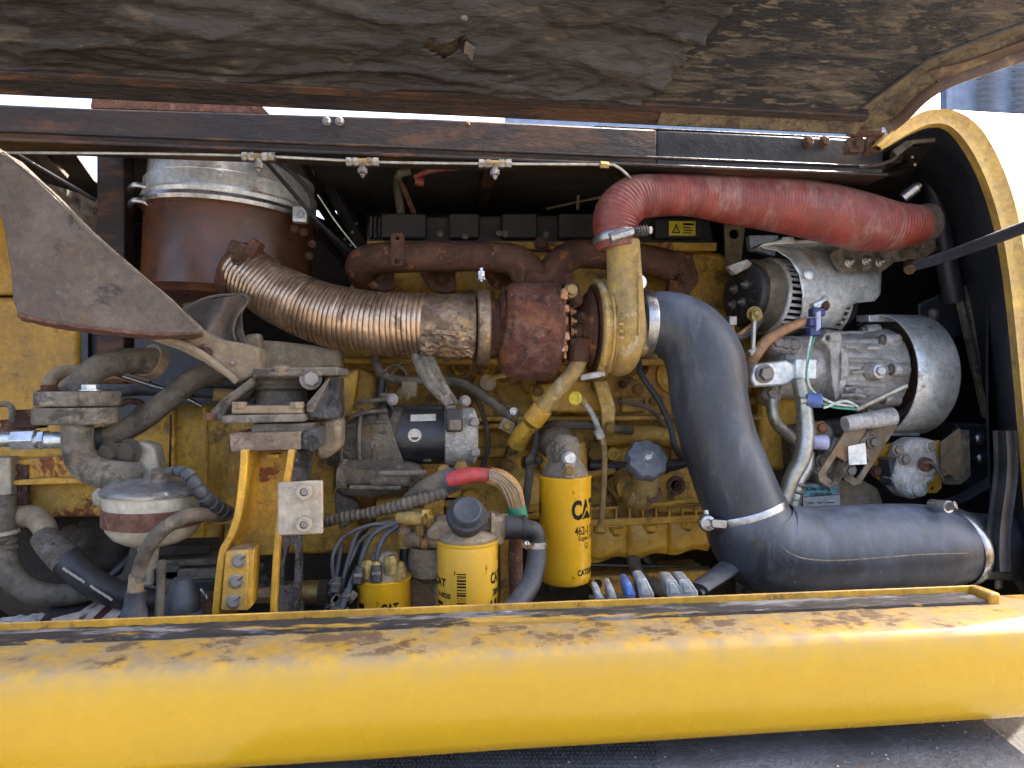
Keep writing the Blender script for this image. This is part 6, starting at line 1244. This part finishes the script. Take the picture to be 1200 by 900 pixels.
for dx in (-8, 0, 8): O('sleeve', tp([(492 + dx*.9, 408, 1.3), (500 + dx, 430, 1.27), (512 + dx*.9, 452, 1.25), (530 + dx*.5, 474, 1.235)], [5.5, 5.8, 5.2, 4.5], seg=14, sub=30, mod=br), 'mount_grey', t, sharp=70)
t = T('black_conduit', 'black plastic conduit crossing the block diagonally to a clamp', 'conduit', P(560, 460, 1.4))
O('conduit', tp([(440, 405, 1.40), (441, 425, 1.39), (452, 440, 1.38), (475, 446, 1.38), (520, 446, 1.38), (548, 452, 1.38), (580, 474, 1.37), (600, 490, 1.36)], [5.5]*8, seg=16), 'rubber_old', t)
O('conduit', tp([(449, 440, 1.385), (446, 465, 1.38), (452, 476, 1.36), (468, 480, 1.34), (520, 479, 1.3)], 5, seg=14), 'black_plastic', t)
O('clamp', MB().box(P(594, 499, 1.35), .030, .016, .026, Matrix.Rotation(.5, 3, 'Y')), 'tan_metal', t, bevel=.003); bolt(t, P(594, 499, 1.34), (0, -1, 0), .008, 'brass')
O('clamp', MB().box(P(601, 484, 1.36), .028, .016, .018, Matrix.Rotation(.5, 3, 'Y')), 'mount_grey', t, bevel=.003); bolt(t, P(602, 482, 1.35), (0, -1, 0), .006, 'clamp_steel')
O('conduit', tp([(606, 496, 1.37), (625, 503, 1.36), (628, 520, 1.36), (622, 545, 1.35), (618, 575, 1.34), (615, 600, 1.34)], 5, seg=14), 'rubber_old', t)
O('cable_tie', tp([(602, 508, 1.36), (595, 525, 1.36), (592, 532, 1.37)], 1.2, seg=6), 'black_paint', t)
for q in ((623, 537), (632, 539), (620, 540)): O('clip_knob', MB().ball(P(*q, 1.34), .009, 12), 'rubber_old', t)
O('sensor_lead', tp([(562, 452, 1.41), (578, 443, 1.41), (600, 438, 1.41), (622, 430, 1.42)], 3, seg=10), 'yellow_turbo', t)
O('sensor_ring', MB().lathe(P(571, 449, 1.41), (.2, -1, .2), [(-.008, .009), (-.008, .018), (.006, .018), (.006, .009)], 20), 'tan_metal', t)
t = T('thin_harness', 'small black harness wires looping above the starter', 'wire', P(465, 435, 1.4))
for pth in ([(446, 440, 1.36), (460, 428, 1.36), (472, 432, 1.37), (480, 445, 1.38)], [(455, 445, 1.37), (470, 425, 1.38), (482, 428, 1.38)], [(462, 470, 1.34), (470, 455, 1.33), (476, 468, 1.33)], [(520, 424, 1.42), (545, 415, 1.4), (556, 428, 1.41), (540, 444, 1.41), (522, 436, 1.42)], [(455, 470, 1.33), (462, 482, 1.32), (470, 488, 1.31)]):
    O('wire', tp(pth, 1.7, seg=8), 'rubber_old', t)
t = T('battery_cable', 'red battery cable with grey rubber boot running into tan woven sleeve', 'cable', P(560, 560, 1.15))
O('rubber_boot', tp([(478, 586, 1.2), (500, 574, 1.18), (520, 566, 1.17), (532, 562, 1.165)], [8, 13, 15, 14], seg=24), 'rubber_old', t)
O('boot_mouth', tp([(524, 564, 1.165), (536, 561, 1.16)], [14, 13], seg=24, sub=1, cap=True), 'rubber', t)
O('red_core', tp([(526, 563, 1.155), (540, 559, 1.15), (556, 556, 1.148), (575, 557, 1.15)], [9, 9.5, 8.5, 8], seg=22), 'pink_cable', t)
def fl2(a): return .0004*math.sin(a*2*math.pi/.005)
O('tan_sleeve', tp([(572, 557, 1.15), (588, 562, 1.155), (600, 575, 1.16), (606, 596, 1.165)], [10, 11, 11.5, 10], seg=26, sub=24, mod=fl2), 'tan_braid', t)
for k in range(5): O('sleeve_cord', tp([(573, 551 + 2.6*k, 1.135), (587 - k*.8, 556 + 2.4*k, 1.138), (606 - 3.6*k, 573 + 1.2*k, 1.143), (612 - 3.6*k, 594, 1.15)], 1.3, seg=6), 'tan_metal', t)
O('green_tape', tp([(605, 594, 1.165), (607, 607, 1.165)], [11.5, 12], seg=26, sub=1), 'green_tape', t)
t = T('fuel_hose_elbow', 'black plastic elbow and hose beside the primer knob with a small clamp', 'hose', P(620, 700, 1.12))
O('socket', tp([(592, 618, 1.13), (612, 618, 1.13)], [14, 13.5], seg=28, sub=1), 'black_plastic', t)
O('socket_ring', tp([(612, 618, 1.13), (616, 618, 1.13)], [14.5, 14.5], seg=28, sub=1), 'black_plastic', t)
O('elbow', tp([(614, 619, 1.13), (625, 622, 1.13), (629, 630, 1.13), (629, 642, 1.13)], [11, 11, 10, 10], seg=24), 'black_plastic', t)
O('hose', tp([(629, 638, 1.13), (628, 660, 1.125), (621, 685, 1.11), (602, 712, 1.08), (588, 724, 1.07)], [11, 11.5, 12, 12, 12], seg=26), 'rubber', t)
O('hose_clamp', tp([(629, 634, 1.13), (629, 641, 1.13)], [11.8, 11.8], seg=28, sub=1), 'clamp_steel', t)
bolt(t, P(617, 638, 1.105), (-1, -.6, 0), .006, 'clamp_steel')
setp(O('rusty_upright_pipe', tp([(605, 628, 1.17), (604, 660, 1.17), (606, 705, 1.17)], [8, 8.5, 8], seg=20), 'rust_light', loc=P(605, 700, 1.17)), 'scaly rust-brown upright pipe between the fuel filter and the black hose', 'pipe')
t = T('corrugated_loom', 'dusty corrugated loom tube running left under the starter', 'cable', P(440, 600, 1.2))
def co_(a): return .0012*math.sin(a*2*math.pi/.010) + .0020*noise.noise((a*60, 1, 1))
O('loom', tp([(374, 614, 1.22), (400, 607, 1.2), (440, 600, 1.18), (480, 589, 1.16), (524, 577, 1.15)], [5.5, 6, 6.5, 7, 6.5], seg=18, sub=40, mod=co_), 'rubber_old', t, sharp=60)
O('copper_end', tp([(360, 618, 1.23), (385, 611, 1.215)], [5, 6], seg=12, sub=1), 'copper_sensor', t)
t = T('injector_wires', 'cluster of black looped wires and plugs above the small filter', 'wire', P(410, 680, 1.15))
for pth, r_ in (([(462, 615, 1.16), (432, 616, 1.15), (402, 630, 1.14), (390, 652, 1.13), (391, 676, 1.13), (400, 680, 1.13), (412, 655, 1.14), (424, 632, 1.15), (450, 616, 1.16)], 2.2), ([(466, 612, 1.15), (440, 624, 1.14), (427, 645, 1.13), (421, 668, 1.12)], 3.2), ([(466, 616, 1.15), (450, 630, 1.14), (443, 648, 1.13), (441, 664, 1.13)], 3.2), ([(462, 612, 1.16), (424, 620, 1.15), (410, 650, 1.14), (398, 700, 1.12)], 2.6), ([(400, 640, 1.16), (392, 690, 1.13), (388, 725, 1.12)], 3), ([(418, 668, 1.12), (408, 692, 1.11), (400, 716, 1.1)], 3.6)):
    O('wire', tp(pth, r_, seg=10), 'rubber', t)
for q, q2 in (((422, 664), (418, 684)), ((441, 662), (441, 682)), ((408, 690), (404, 704)), ((396, 676), (392, 694)), ((400, 704), (396, 722))):
    O('plug', tp([(*q, 1.115), (*q2, 1.11)], [6, 7], seg=12, sub=1), 'black_plastic', t, bevel=.001); O('plug_clip', MB().box(P((q[0] + q2[0])/2, (q[1] + q2[1])/2, 1.10), .014, .006, .004), 'mount_grey', t)
for k in range(16): O('connector_bit', MB().box(P(rnd.uniform(386, 415), rnd.uniform(680, 722), 1.115), rnd.uniform(.008, .016), .012, rnd.uniform(.008, .02), Matrix.Rotation(rnd.random(), 3, 'Y')), rnd.choice(['black_plastic', 'mount_grey', 'rubber_old']), t, bevel=.002)
t = T('fuel_line_fittings', 'cluster of yellow brown elbows and lines left of the fuel filter', 'fittings', P(475, 650, 1.22))
O('elbow', tp([(500, 603, 1.18), (480, 603, 1.18), (474, 610, 1.18), (474, 640, 1.19)], [8, 8.5, 8.5, 8], seg=18), 'yellow_turbo', t)
O('line', tp([(474, 636, 1.19), (474, 660, 1.19), (482, 672, 1.19), (500, 676, 1.2)], 5, seg=14), 'black_plastic', t)
O('collar', tp([(474, 616, 1.18), (474, 624, 1.18)], 10, seg=18, sub=1), 'tan_metal', t)
O('block', pl([(484, 612), (512, 612), (512, 660), (490, 662)], 1.24, .05), 'tan_metal', t, bevel=.008)
O('side_panel', pl([(440, 585), (520, 580), (520, 730), (440, 730)], 1.34, .05), 'yellow_engine', t, bevel=.008)
O('side_panel', pl([(483, 672), (512, 672), (512, 730), (480, 730)], 1.26, .03), 'tan_metal', t, bevel=.004)
O('side_panel', pl([(585, 620), (604, 620), (604, 730), (585, 730)], 1.30, .03), 'yellow_engine', t, bevel=.004)
O('pump', MB().lathe(P(455, 640, 1.26), (0, -1, .1), [(-.05, .05), (.0, .048), (.01, .035)], 26), 'yellow_engine', t)
for q in ((492, 600), (540, 548), (520, 552)): O('nut', MB().lathe(P(*q, 1.2), (0, -1, 0), [(0, .014), (.012, .013)], 6), 'bolt_yellow', t)

# tabs along the sill
for k, (x, w, y, h, m_, lb_) in enumerate(((702, 10, 697, 8, 'pale_plastic', 'smallest cream plastic tab standing behind the sill, nearest the tall filter'), (717, 10, 694, 12, 'pale_plastic', 'small pale plastic tab just left of the blue one behind the sill'),
        (738, 12, 690, 14, 'blue_plastic', 'small blue plastic tab in the row behind the sill'), (756, 18, 688, 18, 'pale_plastic', 'wide pale plastic tab just right of the blue one behind the sill'), (790, 20, 688, 15, 'pale_plastic', 'pale sloping plastic tab behind the sill, second from the right'), (806, 20, 687, 14, 'pale_plastic', 'pale sloping plastic tab at the right end of the row behind the sill'))):
    s = S(x, 1.06)
    top = [(x - w*.5, y - h*.4), (x - w*.42, y - h*.55), (x + w*.1, y - h*.55), (x + w*.6, y + h*.45), (x + w*.62, y + h*.9), (x - w*.35, y + h*.9)]
    t = T('plastic_tab', lb_, 'plastic tab', P(x, y + 12, 1.06), 'row of plastic tabs behind the sill')
    O('tab', MB().plate([P(a, b, 1.05) for a, b in top], (.006, .05, 0)), m_, t, bevel=.003)
    O('tab_rib', MB().plate([P(x - w*.3, y - h*.3, 1.047), P(x, y - h*.3, 1.047), P(x + w*.35, y + h*.5, 1.047), P(x - w*.2, y + h*.6, 1.047)], (0, .004, 0)), m_, t, bevel=.001)
t = T('belly_hoses', 'dusty dark hoses and yellow bar deep below the oil pan', 'hoses', P(780, 690, 1.4))
O('hose', tp([(742, 650, 1.45), (745, 668, 1.4), (760, 684, 1.35), (790, 694, 1.3)], [8, 8, 8, 8], seg=14), 'rubber_old', t)
O('hose', tp([(752, 650, 1.5), (765, 665, 1.5), (790, 672, 1.5)], [6, 6, 6], seg=12), 'black_plastic', t)
O('bar', pl([(768, 672), (835, 668), (838, 680), (768, 688)], 1.5, .04), 'yellow_engine', t, bevel=.003)
O('pipe', tp([(690, 700, 1.3), (740, 698, 1.3)], 3, seg=8), 'rubber_old', t)
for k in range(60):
    q = (rnd.uniform(640, 900), rnd.uniform(672, 700)); O('clod', MB().ball(P(*q, rnd.uniform(1.35, 1.6)), rnd.uniform(.005, .014), 8), 'dark_void', t) if k < 14 else None
